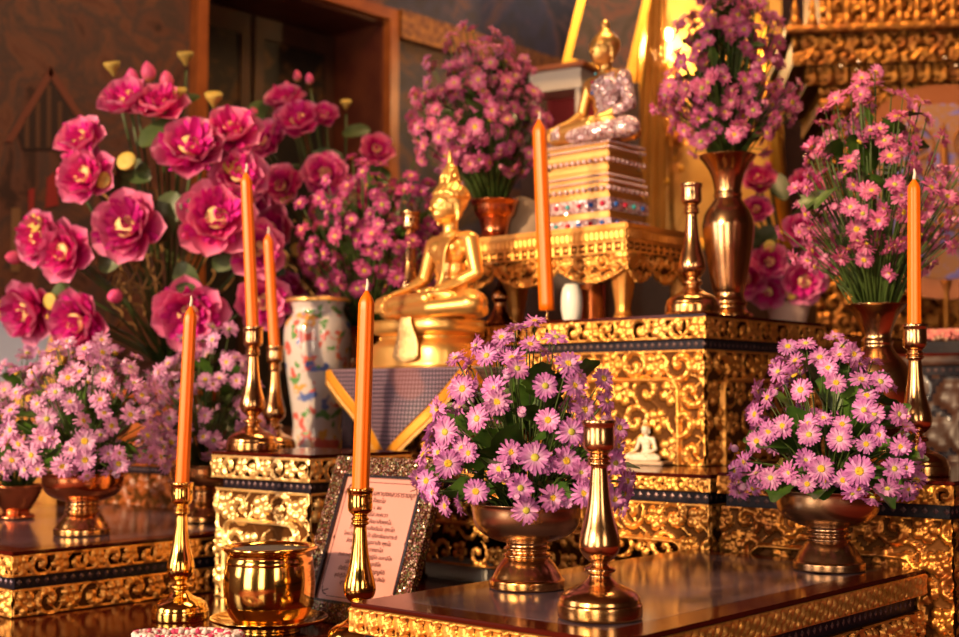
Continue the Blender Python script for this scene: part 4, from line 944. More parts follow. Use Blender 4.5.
# ================================================================== GOLD STATUE ON DRAPED STAND
sx0, sx1, sy0, sy1, sz = -2.05, -1.665, 1.852, 2.055, 1.062
t = empty('draped_stand', (sx0, sy0, .8802), 'low black stand with box legs under the purple cloth and gold statue', 'stand')
O = -t.location
box('stand_top', sx0 + .01, sx1 - .01, sy0 + .012, sy1 - .01, sz - .02, sz, BLACK, t, .003, O)
for (x, y) in ((sx0 + .02, sy0 + .015), (sx1 - .055, sy0 + .015), (sx0 + .02, sy1 - .05), (sx1 - .055, sy1 - .05)): box('leg', x, x + .035, y, y + .035, .8802, sz - .02, BLACK, t, .002, O)
def cloth():
    m, nt, b = new_mat('purple_woven_silk'); N = nt.nodes; L = nt.links
    tc = N.new('ShaderNodeTexCoord'); mp = N.new('ShaderNodeMapping'); mp.inputs['Rotation'].default_value = (0, 0, 0); L.new(tc.outputs['UV'], mp.inputs[0])
    ck = N.new('ShaderNodeTexVoronoi'); ck.inputs['Scale'].default_value = 115; ck.inputs['Randomness'].default_value = 0.0; ck.distance = 'MANHATTAN'; L.new(mp.outputs[0], ck.inputs['Vector'])
    r = N.new('ShaderNodeValToRGB'); r.color_ramp.elements[0].position = .25; r.color_ramp.elements[0].color = (0.27, 0.17, 0.24, 1); r.color_ramp.elements[1].position = .50; r.color_ramp.elements[1].color = (0.025, 0.010, 0.030, 1)
    L.new(ck.outputs['Distance'], r.inputs[0])
    n2 = N.new('ShaderNodeTexNoise'); n2.inputs['Scale'].default_value = 4.2; L.new(tc.outputs['UV'], n2.inputs['Vector']); r2 = N.new('ShaderNodeValToRGB'); r2.color_ramp.elements[0].position = .60; r2.color_ramp.elements[1].position = .63; L.new(n2.outputs[0], r2.inputs[0])
    mx = N.new('ShaderNodeMix'); mx.data_type = 'RGBA'; ml = N.new('ShaderNodeMath'); ml.operation = 'MULTIPLY'; ml.inputs[1].default_value = .22; L.new(r2.outputs[0], ml.inputs[0]); L.new(ml.outputs[0], mx.inputs[0]); L.new(r.outputs[0], mx.inputs[6]); mx.inputs[7].default_value = (0.42, 0.12, 0.08, 1)
    L.new(mx.outputs[2], b.inputs['Base Color']); b.inputs['Roughness'].default_value = .42; b.inputs['Sheen Weight'].default_value = .3
    trim = pmat('yellow_satin_trim', (0.72, 0.30, 0.02), .35, .35, bump=.3, bscale=80); lace = pmat('gold_lace', (0.75, 0.42, 0.14), .4, .6, bump=1, bscale=400)
    t = empty('purple_cloth', (sx0, sy0, sz), 'purple checked cloth with yellow border draped cornerwise over the stand', 'cloth')
    # a square turned 45 degrees over the top: heights follow the top, then fall over each edge
    cx, cy = (sx0 + sx1) / 2, (sy0 + sy1) / 2; hx = (sx1 - sx0) / 2; hy = (sy1 - sy0) / 2; S = .305
    def drape(a, b_):            # a,b_ in [-1,1] on the square; diagonals along X and Y
        gx_ = (a + b_) * S * .5 * 1.1; gy_ = (b_ - a) * S * .5 * 1.02
        x, y, z = gx_, gy_, 0.0
        ox = max(abs(gx_) - hx, 0); oy = max(abs(gy_) - hy, 0)
        z = -(ox + oy) * .97
        if ox > 0: x = math.copysign(hx + .004 + ox * .06 + .006 * math.sin(gy_ * 60), gx_)
        if oy > 0: y = math.copysign(hy + .004 + oy * .10 + .008 * math.sin(gx_ * 26 + 1) * min(1, oy * 10), gy_)
        return Vector((cx + x, cy + y, sz + .0015 + z)) - t.location, (gx_, gy_)
    n = 110; V = []; UV = []; Fc = []; mi = []
    for i in range(n + 1):
        for j in range(n + 1):
            v, uv = drape(-1 + 2 * i / n, -1 + 2 * j / n); V.append(v); UV.append(uv)
    for i in range(n):
        for j in range(n):
            if ((j - i) / n) * S * 1.02 > hy + .002: continue
            k = max(abs(-1 + 2 * (i + .5) / n), abs(-1 + 2 * (j + .5) / n)); Fc.append((i * (n + 1) + j, (i + 1) * (n + 1) + j, (i + 1) * (n + 1) + j + 1, i * (n + 1) + j + 1)); mi.append(0 if k < .875 else (1 if k < .955 else 2))
    def sub(name, sel, mats):
        me = mesh_from(V, [f for f, q in zip(Fc, mi) if q in sel], None); uvl = me.uv_layers.new(name='UVMap')
        for l in me.loops: uvl.data[l.index].uv = UV[l.vertex_index]
        bm = bmesh.new(); bm.from_mesh(me); bmesh.ops.delete(bm, geom=[v for v in bm.verts if not v.link_faces], context='VERTS'); bm.to_mesh(me); bm.free()
        me.shade_smooth(); o = link(name, me, mats, t); s = o.modifiers.new('s', 'SOLIDIFY'); s.thickness = .0015; s.offset = 1; return o
    sub('woven_cloth', (0,), m); sub('yellow_border', (1,), trim); sub('gold_lace', (2,), lace)
cloth()
def seated(name, label, loc, S, kind, body_mat, hair_mat):
    t = empty(name, loc, label, 'statue', 'seated gilded statues'); me = buddha_body(S, kind)
    link('body', me, body_mat, t); link('hair_and_crown', buddha_hair(S, kind), hair_mat, t)
    return t
BX, BY = -1.866, 1.955
t = empty('statue_pedestal', (BX, BY, sz + .003), 'smooth two tiered gold pedestal on the purple cloth under the seated statue', 'pedestal')
lathe('lower_tier', [(0, 0), (.126, 0), (.131, .006), (.131, .030), (.126, .046), (.112, .056), (.106, .060)], GOLDS, t, n=72, sx=.90, sy=.68, power=3.2)
lathe('upper_tier', [(.106, .060), (.105, .063), (.108, .067), (.122, .071), (.129, .080), (.128, .092), (.120, .098), (0, .099)], GOLDS, t, n=72, sx=.90, sy=.68, power=3.2)
V = []; Fc = []; nn_, mm_ = 14, 30
for i in range(mm_ + 1):
    k = i / mm_; z = .100 - k * .088; w = .014 + .020 * math.sin(k * PI * .58) ** 1.5 if k < .85 else (.014 + .020 * math.sin(.85 * PI * .58) ** 1.5) * math.sqrt(max(0, 1 - ((k - .85) / .15) ** 2)) + .0008
    yb = -.0915 - .002 * math.sin(k * 9)
    for j in range(nn_ + 1):
        u = -1 + 2 * j / nn_; V.append((.030 + w * u, yb - .0022 * (1 - u * u) - .0014 * abs(math.sin(k * 40 + u * 6)) * (1 - abs(u)), z))
for i in range(mm_):
    for j in range(nn_): a = i * (nn_ + 1) + j; Fc.append((a, a + nn_ + 1, a + nn_ + 2, a + 1))
me = mesh_from(V, Fc); me.shade_smooth(); o = link('hanging_cloth', me, pmat('pale_gold_fringe', (1.0, 0.70, 0.32), .4, .7, bump=1, bscale=300), t); o['label'] = 'pale gold embroidered tongue of cloth'; s = o.modifiers.new('s', 'SOLIDIFY'); s.thickness = .003; s.offset = 1
st = seated('seated_statue', 'seated gold Buddha statue with flame crown, hand over knee, behind the front candles', (BX + .036, BY + .022, sz + .1015), .258, 'flame', GOLDS, GOLDS)
# sash over the left shoulder
def sash(t, S, mat):
    path = [(.17, .10, .66), (.155, .0, .725), (.145, -.08, .67), (.125, -.125, .59), (.10, -.125, .48), (.085, -.118, .36), (.07, -.16, .25)]
    V = []; Fc = []
    P = [Vector(p) for p in path]
    for i, p in enumerate(P):
        tg = (P[min(i + 1, len(P) - 1)] - P[max(i - 1, 0)]).normalized(); sd = tg.cross(Vector((0, -1, .3))).normalized()
        for k in (-1, -.33, .33, 1): V.append((p + sd * .030 * k + Vector((0, -.010 + .006 * abs(k), 0))) * S)
    for i in range(len(P) - 1):
        for k in range(3): a = i * 4 + k; Fc.append((a, a + 1, a + 5, a + 4))
    me = mesh_from(V, Fc); me.shade_smooth(); o = link('sash', me, mat, t); s = o.modifiers.new('s', 'SOLIDIFY'); s.thickness = .002; s.offset = 0; u = o.modifiers.new('u', 'SUBSURF'); u.levels = 2; u.render_levels = 2
sash(st, .256, GOLDS); st.rotation_euler = (0, 0, math.radians(-12)); st.scale = (1.04, 1, .97)

# ------------------------------------------------------------------ jewelled statue on stepped base
def jewel_mat():
    m, nt, b = new_mat('crystal_mosaic'); N = nt.nodes; L = nt.links
    tc = N.new('ShaderNodeTexCoord'); v = N.new('ShaderNodeTexVoronoi'); v.inputs['Scale'].default_value = 230; L.new(tc.outputs['Object'], v.inputs['Vector'])
    sp = N.new('ShaderNodeSeparateColor'); L.new(v.outputs['Color'], sp.inputs[0]); r = N.new('ShaderNodeValToRGB'); e = r.color_ramp.elements
    e[0].color = (0.45, 0.20, 0.24, 1); e[1].color = (1.0, 0.90, 0.92, 1); k = e.new(.5); k.color = (0.80, 0.52, 0.58, 1); L.new(sp.outputs[0], r.inputs[0]); L.new(r.outputs[0], b.inputs['Base Color'])
    b.inputs['Roughness'].default_value = .15; b.inputs['Metallic'].default_value = .3
    sb = N.new('ShaderNodeVectorMath'); sb.operation = 'SUBTRACT'; sb.inputs[1].default_value = (.5, .5, .5); L.new(v.outputs['Color'], sb.inputs[0])
    sc_ = N.new('ShaderNodeVectorMath'); sc_.operation = 'SCALE'; sc_.inputs['Scale'].default_value = 1.3; L.new(sb.outputs[0], sc_.inputs[0]); g = N.new('ShaderNodeNewGeometry'); ad = N.new('ShaderNodeVectorMath'); L.new(g.outputs['Normal'], ad.inputs[0]); L.new(sc_.outputs[0], ad.inputs[1]); nm = N.new('ShaderNodeVectorMath'); nm.operation = 'NORMALIZE'; L.new(ad.outputs[0], nm.inputs[0]); L.new(nm.outputs[0], b.inputs['Normal'])
    return m
JW = jewel_mat(); GEM = [pmat('gem_red', (0.55, 0.0, 0.05), .1), pmat('gem_blue', (0.02, 0.12, 0.5), .1), pmat('gem_teal', (0.05, 0.40, 0.45), .1), pmat('gem_pearl', (0.9, 0.62, 0.66), .12, .3)]
JX, JY, JZ = -1.672, 2.270, 1.3562
t = empty('jewelled_pedestal', (JX, JY, JZ), 'stepped gold pedestal studded with rows of crystals on the carved stand', 'pedestal')
ZS = 1.12
tiers = [(.112, .088, 0, .020, JW), (.104, .080, .020, .034, GOLDS), (.110, .086, .034, .058, JW), (.106, .082, .058, .066, GOLDS), (.098, .076, .066, .086, GOLDS), (.103, .080, .086, .094, GOLDS), (.094, .072, .094, .110, GOLDS), (.100, .077, .110, .120, GOLDS), (.090, .068, .120, .136, GOLDS), (.100, .075, .136, .146, GOLDS), (.094, .070, .146, .160, GOLDS), (.102, .076, .160, .168, GOLDS)]
for (a, b_, z0, z1, m) in [(q[0] * .84, q[1] * .84, *q[2:]) for q in tiers]: box('tier', -a, a, -b_, b_, z0 * ZS, z1 * ZS, m, t, .0025)
def ball(bm, c, r, mi, n=8):
    s = len(bm.faces); bmesh.ops.create_icosphere(bm, subdivisions=1, radius=r, matrix=Matrix.Translation(c)); bm.faces.ensure_lookup_table()
    for f in bm.faces[s:]: f.material_index = mi; f.smooth = True
for (a, b_, z, r, pt) in ((.103, .080, .076, .0052, 3), (.104, .080, .090, .0032, 3), (.100, .077, .102, .0030, 3), (.100, .076, .130, .0050, 3), (.103, .077, .153, .0032, 3), (.102, .077, .164, .0030, 3)):
    bm = bmesh.new(); n = int(2 * a / (r * 2.6))
    z *= ZS; a *= .84; b_ *= .84; r *= 1.2; n = int(2 * a / (r * 2.4))
    for i in range(n + 1): ball(bm, (-a + 2 * a * i / n, -b_ - r * .3, z), r, 3)
    n = int(2 * b_ / (r * 2.6))
    for i in range(n + 1): ball(bm, (a + r * .3, -b_ + 2 * b_ * i / n, z), r, 3)
    me = bpy.data.meshes.new('m'); bm.to_mesh(me); bm.free(); link('crystal_row', me, GEM, t)
def gem(nm, c, r, k, par):
    bm = bmesh.new(); bmesh.ops.create_icosphere(bm, subdivisions=1, radius=r); me = bpy.data.meshes.new('m'); bm.to_mesh(me); bm.free(); return link(nm, me, GEM[k], par, c)
for z, s_h in ((.010, .113), (.046, .111)):
    z *= ZS
    for i in range(6): gem('gem', ((-.09 + .036 * i) * .84, -s_h * .80 * .84, z), .0062, (0, 2, 0, 1, 0, 1)[i] if z < .02 else (2, 0, 2, 0, 1, 0)[i], t)
    for i in range(4): gem('gem', (s_h * .84, (-.06 + .038 * i) * .84, z), .0062, (1, 0, 2, 1)[i], t)
JS = .224
js = seated('jewelled_statue', 'small seated gold Buddha statue in a robe of pink crystals on the stepped base', (JX + .018, JY + .012, JZ + .169 * ZS), JS, 'round', GOLDS, GOLDS); js.rotation_euler = (0, 0, math.radians(-12))
def robe(S):
    bm = bmesh.new(); e = lump_ell
    e(bm, (.035, .03, .42), (.155, .122, .14)); e(bm, (.035, .015, .56), (.185, .140, .15)); e(bm, (.085, -.045, .59), (.105, .072, .085)); e(bm, (-.03, -.045, .57), (.10, .070, .085)); e(bm, (.10, .04, .665), (.155, .082, .065)); e(bm, (.03, .04, .28), (.17, .125, .14))
    chain(bm, [((.245, .04, .645), .076), ((.335, .03, .37), .063)]); chain(bm, [((.335, .03, .37), .063), ((.24, -.07, .30), .050)])
    chain(bm, [((.13, .06, .13), .131), ((.30, -.02, .12), .121), ((.44, -.12, .10), .092)]); chain(bm, [((-.13, .06, .13), .130), ((-.30, -.02, .12), .124), ((-.42, -.11, .10), .096)])
    chain(bm, [((-.44, -.12, .10), .094), ((-.20, -.24, .125), .083)]); chain(bm, [((.44, -.12, .09), .094), ((.22, -.25, .07), .084), ((-.02, -.27, .06), .070)])
    me = fuse(bm, .0095, 3)
    for v in me.vertices: head_scale(v)
    me.transform(Matrix.Diagonal((S, S, S, 1)))
    bm = bmesh.new(); bm.from_mesh(me)
    # cut away the bare right shoulder and chest
    bmesh.ops.delete(bm, geom=[v for v in bm.verts if (v.co.z > .25 * S and v.co.x < (-.02 - (v.co.z / S - .40) * .32) * S and v.co.z > .33 * S)], context='VERTS')
    bm.to_mesh(me); bm.free(); me.shade_smooth(); return me
link('crystal_robe', robe(JS), JW, js)
for (x, y, z, c) in ((-.02, -.128, .62, 0), (-.035, -.120, .52, 1), (.0, -.10, .70, 2)): gem('robe_gem', (x * JS, y * JS, z * JS), .0042, c, js)

# ------------------------------------------------------------------ small things under / around the stand
def small_vase(name, label, loc, prof, mat, cat, part='body'):
    t = empty(name, loc, label, cat); lathe(part, prof, mat, t, n=32); return t
p = gx(500, 2.86, 1.1602); t = small_vase('brass_figurine', 'small brass bell shaped ornament in shadow under the carved stand', p, [(0, 0), (.034, 0), (.032, .01), (.018, .03), (.012, .05), (.018, .062), (.016, .075), (.006, .09), (.003, .105), (0, .108)], BRASS, 'ornament')
p = gx(572, 2.75, 1.1602); small_vase('silver_cup', 'silver cup under the carved stand, coloured white for sun glare', p, [(0, 0), (.014, 0), (.020, .015), (.023, .04), (.021, .068), (.016, .080), (.013, .078), (.014, .02), (0, .01)], pmat('sun_glare_white', (0.95, 0.92, 0.86), .25), 'cup')  # white colour stands for the sun's reflection on silver
p = gx(592, 2.80, 1.1602); t = small_vase('gold_canister', 'red and gold canister lying in shadow beside the white cup', p, [(0, 0), (.028, 0), (.029, .004), (.029, .080), (.026, .084), (0, .085)], pmat('red_gold_lacquer', (0.55, 0.14, 0.03), .25, .7), 'canister')
p = on_z(646, 464, .8812)
t = empty('white_figurine', p, 'tiny white seated figurine on a tray on the low gilded ledge', 'figurine'); me_ = buddha_body(.062, 'flame'); me_.transform(Matrix.Translation((0, 0, .006)))
link('figure', me_, pmat('white_glaze', (0.85, 0.76, 0.62), .25), t); link('hat', (lambda m: (m.transform(Matrix.Translation((0, 0, .006))), m)[1])(buddha_hair(.062, 'flame')), pmat('gold_hat', (0.9, 0.6, 0.25), .3, .7), t)
box('tray', -.055, .055, -.028, .028, 0, .006, pmat('pale_tray', (0.7, 0.5, 0.35), .4), t, .002)
# ================================================================== BOUQUETS
def rel(p, z): return Vector((p.x, p.y, z))
mk = [(477, 346, .9), (456, 359, .95), (487, 356, .9), (463, 389, 1), (497, 402, 1.05), (478, 419, 1.05), (438, 409, 1), (446, 432, 1.1), (469, 453, .75), (448, 463, 1.1), (424, 455, .9), (476, 491, .95), (427, 481, .9), (520, 488, .98), (446, 506, .85),
      (517, 369, .9), (515, 328, .9), (502, 338, .9), (535, 322, .9), (556, 338, .95), (568, 364, 1), (545, 386, 1.0), (574, 386, .95), (584, 410, 1.05), (548, 420, .9), (571, 432, 1.05), (535, 458, 1.22), (566, 461, 1), (583, 494, .95), (619, 428, .85), (617, 446, .9), (615, 463, .95), (626, 481, .95), (614, 499, .95), (603, 379, .9), (606, 401, .85), (530, 345, .85), (600, 452, .9)]
bouquet('large lilac daisy bouquet in the front bronze bowl on the lacquer table', rel(pb, pb.z + .085), rel(pb, .761 + .130) , .138, .135, .205, .055, 108, P_LILAC, 11, 1.06, -.45, mk, 64, 20, True, cone=.22, group='daisy bouquets', sleave=1.0)
rk = [(788, 347, .9), (806, 344, .9), (796, 361, .9), (779, 372, 1), (820, 358, .95), (828, 368, .9), (801, 390, 1), (836, 383, .9), (843, 347, .9), (861, 380, 1), (880, 382, 1), (864, 410, 1), (874, 414, .9), (878, 435, .9), (840, 439, 1.1), (866, 444, .8), (783, 426, 1), (769, 431, .95), (809, 435, 1), (859, 471, 1.3), (821, 469, 1.1), (807, 484, .8), (771, 478, 1.0), (843, 480, .8), (894, 469, .95), (900, 446, .9), (898, 414, .95), (757, 441, .9), (745, 462, .9), (768, 398, .9), (735, 470, .85), (905, 468, .8)]
bouquet('lilac pink daisy bouquet with broad leaves in the right bronze bowl', rel(pr_, pr_.z + .09), rel(pr_, .761 + .130), .140, .108, .185, .055, 112, P_LILAC, 23, 1.06, -.45, rk, 64, 14, True, cone=.18, sleave=1.15)
lk = [(68, 342, .9), (85, 349, 1), (102, 353, 1), (49, 364, 1), (68, 378, 1), (80, 372, .9), (104, 380, 1), (130, 368, 1), (134, 384, 1), (100, 400, 1.05), (38, 404, .9), (56, 392, .9), (47, 419, 1.1), (70, 402, .9), (130, 415, 1), (83, 421, .95), (111, 426, .95), (85, 441, 1.25), (41, 438, 1.1), (85, 460, 1.1), (62, 466, 1.1), (119, 453, .8), (32, 455, 1), (11, 430, 1), (17, 393, .9), (147, 436, .9), (150, 456, .9), (12, 460, 1)]
bouquet('round pale pink daisy bouquet in the left copper bowl', rel(pl_, pl_.z + .095), rel(pl_, .761 + .150), .158, .145, .195, .075, 140, P_PALE, 37, 1.1, -.50, lk, 40, 22, True, cone=.05)
bouquet('pink daisy bouquet between the left orange candle and the pedestal', rel(p4, p4.z + .10), rel(p4, .761 + .170), .125, .115, .21, .09, 110, P_PALE, 41, 1.15, -.50, (), 24, 10)
bouquet('pale pink daisy bouquet cut by the left picture edge', rel(p5, p5.z + .05), rel(p5, .761 + .13), .12, .11, .22, .08, 90, P_PALE, 43, 1.1, -.5, (), 16, 8)
def vase_bouquet(label, p, zmouth, c_px, c_py, d, rx, ru, rd, n, mat, seed, fs, nleaf, cone=.1, cl=18):
    c = at(c_px, c_py, d)
    bouquet(label, rel(p, zmouth), c, rx, rx, ru, rd, n, mat, seed, fs, -.85, (), nleaf, 16, stem=.0013, jit=.36, cone=cone, cluster=0, leaf_r=.7)
vase_bouquet('tall rose daisy bouquet spilling from the brass vase on the cabinet', pv, pv.z + .31, 729, 88, 2.66, .124, .225, .125, 240, P_ROSE, 51, 1.15, 34, .38)
vase_bouquet('loose rose daisy bouquet in the right brass vase before the blue fan', pv2, pv2.z + .25, 873, 200, 2.26, .135, .205, .140, 190, P_ROSE, 53, 1.08, 30, .3)
vase_bouquet('rose pink daisy bouquet in the copper cup on the carved stand', pv3, pv3.z + .08, 480, 128, 2.98, .138, .195, .13, 230, P_ROSE, 57, 1.25, 30)
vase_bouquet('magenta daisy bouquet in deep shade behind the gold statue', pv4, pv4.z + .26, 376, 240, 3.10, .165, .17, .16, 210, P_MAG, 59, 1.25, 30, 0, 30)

# ================================================================== LOTUS
def lot(px, py, dc, cx, cy, R, s, up=.15, k=.22):
    q = min(1, ((px - cx) ** 2 + (py - cy) ** 2) / R ** 2); d = dc - k * math.sqrt(max(0, 1 - q))
    p = at(px, py, d); n = -FH * 1.5 + R_ * ((px - cx) / R * .9) + Vector((0, 0, -(py - cy) / R * .8 + up)) + Vector((-.25, 0, 0)); return (p, n, s)
base = Vector((-2.68, 1.90, .89))
# carved pedestal and black pot of the big lotus bunch
t = empty('carved_stool', base + Vector((0, 0, .0002)), 'orange carved wooden stool behind the left pink bouquet, under the big lotus bunch', 'stool')
lathe('stool_body', [(0, 0), (.13, 0), (.13, .015), (.10, .03), (.085, .06), (.095, .09), (.10, .10), (.105, .115), (0, .115)], WOODO, t, n=48); 
lathe('scalloped_rim', [(.100, .100), (.118, .106), (.135, .120), (.138, .135), (.126, .128), (.10, .118), (0, .116)], pmat('red_orange_gilt', (0.55, 0.14, 0.02), .35, .5, bump=1, bscale=60), t, n=48)
t = empty('black_pot', base + Vector((0, 0, .1165)), 'dark round pot on the carved stool, filled with curly dried stems', 'pot'); lathe('body', [(0, 0), (.06, 0), (.08, .02), (.09, .05), (.08, .08), (.072, .086), (.066, .08), (0, .06)], WOODD, t)
A = lambda px, py, s, up=.15: lot(px, py, 3.19, 150, 215, 165, s, up)
lotus_bunch('big bunch of deep pink fabric lotus at upper left', base + Vector((0, 0, .18)),
    [A(134, 230, 1.0), A(192, 155, .95, .3), A(92, 180, .85), A(72, 253, .85), A(218, 222, 1.05), A(192, 312, 1.0), A(86, 320, .95), A(36, 310, .9), A(48, 240, .8), A(130, 108, .8, .8), A(162, 112, .75, .8), A(86, 146, .75, .6), A(232, 140, .85, .6), A(255, 250, .8), A(262, 300, .8), (A(238, 180, .8))],
    [A(150, 82, .75, 2), A(134, 86, .65, 2), A(168, 90, .7, 2), A(94, 146, .6, 1.5), A(120, 295, .7, .1), A(22, 258, .7), A(70, 176, .65), A(186, 237, .5)],
    [A(186, 66, .7, 3), A(114, 76, .7, 3), A(133, 168, .8, .2), A(180, 103, .7, 2), A(214, 108, .75, 2), A(46, 226, .8), A(232, 172, .8, .2), A(110, 185, .7), A(60, 300, .7)],
    [A(140, 146, .8), A(175, 192, .9), A(170, 200, .8), A(200, 96, .6, 1), A(60, 283, .8), A(100, 270, .7), A(150, 180, .8), A(215, 270, .8), A(180, 262, .8), A(122, 205, .7)], 5, nv=30, fs=1.1)
baseB = Vector((-2.60, 2.40, .89))
t = empty('black_pot', baseB + Vector((0, 0, .0005)), 'dark tall pot behind the porcelain jar, half hidden by lotus', 'pot'); lathe('body', [(0, 0), (.07, 0), (.09, .03), (.10, .12), (.09, .20), (.08, .22), (.07, .21), (0, .15)], WOODD, t)
B = lambda px, py, s, up=.15: lot(px, py, 3.62, 300, 200, 130, s, up)
lotus_bunch('second bunch of dark pink lotus behind the left candle pair', baseB + Vector((0, 0, .2)),
    [B(300, 128, .9, .5), B(326, 178, .8), B(284, 188, .75), B(286, 105, .7, .8), B(322, 258, .75), B(266, 145, .8), B(376, 152, .6), B(355, 200, .6), B(275, 230, .8), B(345, 285, .75), B(286, 290, .8), B(255, 200, .8), B(325, 118, .5)],
    [B(298, 82, .55, 2), B(310, 85, .55, 2), B(288, 94, .6, 2), B(256, 118, .55, 1), B(420, 150, .4)],
    [B(346, 110, .6, 2), B(290, 200, .7), B(300, 250, .7), B(252, 130, .6)],
    [B(262, 100, .9, 1), B(315, 215, 1), B(320, 225, .9), B(300, 165, .8), B(345, 165, .8), B(280, 260, .9), B(340, 235, .8), B(360, 175, .7), B(370, 130, .6), B(250, 170, .7)], 6, nv=8)
# white pot of magenta lotus, behind the cabinet at right
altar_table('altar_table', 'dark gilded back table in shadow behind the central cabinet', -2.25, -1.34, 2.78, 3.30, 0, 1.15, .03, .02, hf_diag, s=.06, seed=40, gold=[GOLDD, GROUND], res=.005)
pw = gx(789, 3.32, 1.1502)
t = empty('white_pot', pw, 'small white pot behind the tall brass vase holding magenta lotus', 'pot'); lathe('body', [(0, 0), (.035, 0), (.045, .05), (.055, .09), (.058, .094), (.052, .094), (.04, .05), (0, .04)], pmat('white_pot_glaze', (0.7, 0.5, 0.42), .3), t)
Cc = lambda px, py, s, up=.15: lot(px, py, 3.36, 785, 240, 80, s, up, .10)
lotus_bunch('small bunch of magenta lotus in shadow right of the tall vase', pw + Vector((0, 0, .07)),
    [Cc(760, 185, .6, .6), Cc(806, 188, .6, .6), Cc(757, 212, .5), Cc(748, 278, .7), Cc(770, 262, .6), Cc(768, 290, .6), Cc(802, 280, .75), Cc(800, 232, .6), Cc(832, 255, .6), Cc(840, 225, .55), Cc(812, 262, .5)],
    [Cc(750, 170, .6, 2), Cc(768, 172, .5, 1.5)], [Cc(770, 248, .6), Cc(790, 292, .6), Cc(745, 250, .5)],
    [Cc(785, 200, .8), Cc(815, 215, .7), Cc(780, 230, .8), Cc(795, 255, .8), Cc(760, 235, .7), Cc(820, 240, .7)], 7, nv=2)

# ================================================================== BEHIND THE ALTAR
FABG = pmat('gold_satin', (0.80, 0.47, 0.14), .42, .45, bump=.6, bscale=7, col2=(0.60, 0.30, 0.07), vscale=5, detail=1)
GP = pmat('bright_gilt', (1.0, 0.55, 0.08), .35, .8, bump=.3, bscale=60)
# dark cabinet at far right with a garland on top
altar_table('dark_cabinet', 'black lacquer cabinet at the right edge behind the side table', -1.28, -.55, 2.72, 3.25, 0, 1.10, .02, .02, hf_diag, s=.08, seed=44, gold=[WOODD, BLACK], res=.008, cat='cabinet')
g1 = gx(925, 2.95, 1.135); g2 = gx(985, 2.95, 1.175)
box('folded_beam', -.0, .26, -.05, .05, 0, .03, BLACK, None); bo = bpy.data.objects['folded_beam']; bo.location = gx(922, 2.98, 1.101); bo.name = 'black_tray'; props(bo, 'black tray at right edge under a pink garland', 'tray')
garland('pink and white flower garland lying across the black tray at right edge', [gx(922, 2.98, 1.133) + Vector((k * .03, 0, 0)) for k in range(9)], .018, 60, [pmat('garland_rose', (0.55, 0.16, 0.16), .7), pmat('jasmine_cream', (0.5, 0.30, 0.22), .7)], 8)
# great gilded throne at upper right
def throne():
    c = gx(890, 4.05, 0); t = empty('gilded_throne', c, 'huge tiered gilded throne at upper right in the background', 'throne', rz=math.radians(34))
    def blk(nm, w_, d_, z0, z1, hf=None, s=.07, am=.02, mat=None):
        box('tier_core', -w_ / 2, w_ / 2, -d_ / 2, d_ / 2, z0, z1, mat or GROUND, t)
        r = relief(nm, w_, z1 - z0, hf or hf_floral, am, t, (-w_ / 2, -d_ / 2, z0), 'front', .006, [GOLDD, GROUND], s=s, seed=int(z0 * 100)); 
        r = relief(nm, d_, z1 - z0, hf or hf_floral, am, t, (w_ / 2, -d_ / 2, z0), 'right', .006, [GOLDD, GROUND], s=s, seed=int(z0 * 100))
    blk('tier_carving', .62, .56, 0, .55); blk('tier_carving', .60, .55, .55, .70, hf_diag); blk('tier_carving', .56, .54, .70, 1.02, hf_floral, .06); blk('tier_carving', .54, .5, 1.02, 1.10, hf_leaf_row)
    blk('tier_carving', .50, .5, 1.10, 1.36, hf_floral, .05); blk('tier_carving', .40, .42, 1.36, 1.56, hf_floral, .05); blk('tier_carving', .44, .44, 1.56, 1.62, hf_diag)
    blk('tier_carving', .38, .40, 1.62, 1.86, hf_floral, .045); blk('tier_carving', .46, .46, 1.86, 1.93, hf_floral, .035); blk('tier_carving', .54, .50, 1.93, 1.985, hf_leaf_row)
    blk('tier_carving', .62, .54, 1.985, 2.075, hf_floral, .045); blk('tier_carving', .66, .58, 2.075, 2.10, hf_diag); blk('tier_carving', .44, .40, 2.10, 2.6, hf_floral, .05)
    for i in range(13):
        me = mesh_from(*lathe_data(smooth_prof([(.0, 0), (.014, 0), (.017, .02), (.010, .035), (.012, .05), (.005, .08), (.002, .115), (0, .12)], 2), 10)); me.shade_smooth()
        link('finial', me, GOLDD, t, (-.30 + i * .05, -.265, 2.10))
    bm = bmesh.new(); r_ = random.Random(5)
    for i in range(20): ball(bm, (r_.uniform(-.3, .3), -.315, r_.uniform(1.45, 2.0)), .007, 0)
    me = bpy.data.meshes.new('m'); bm.to_mesh(me); bm.free(); link('mirror_studs', me, pmat('mirror_glass', (1.0, 0.92, 0.8), .03, 1.0), t)
throne()
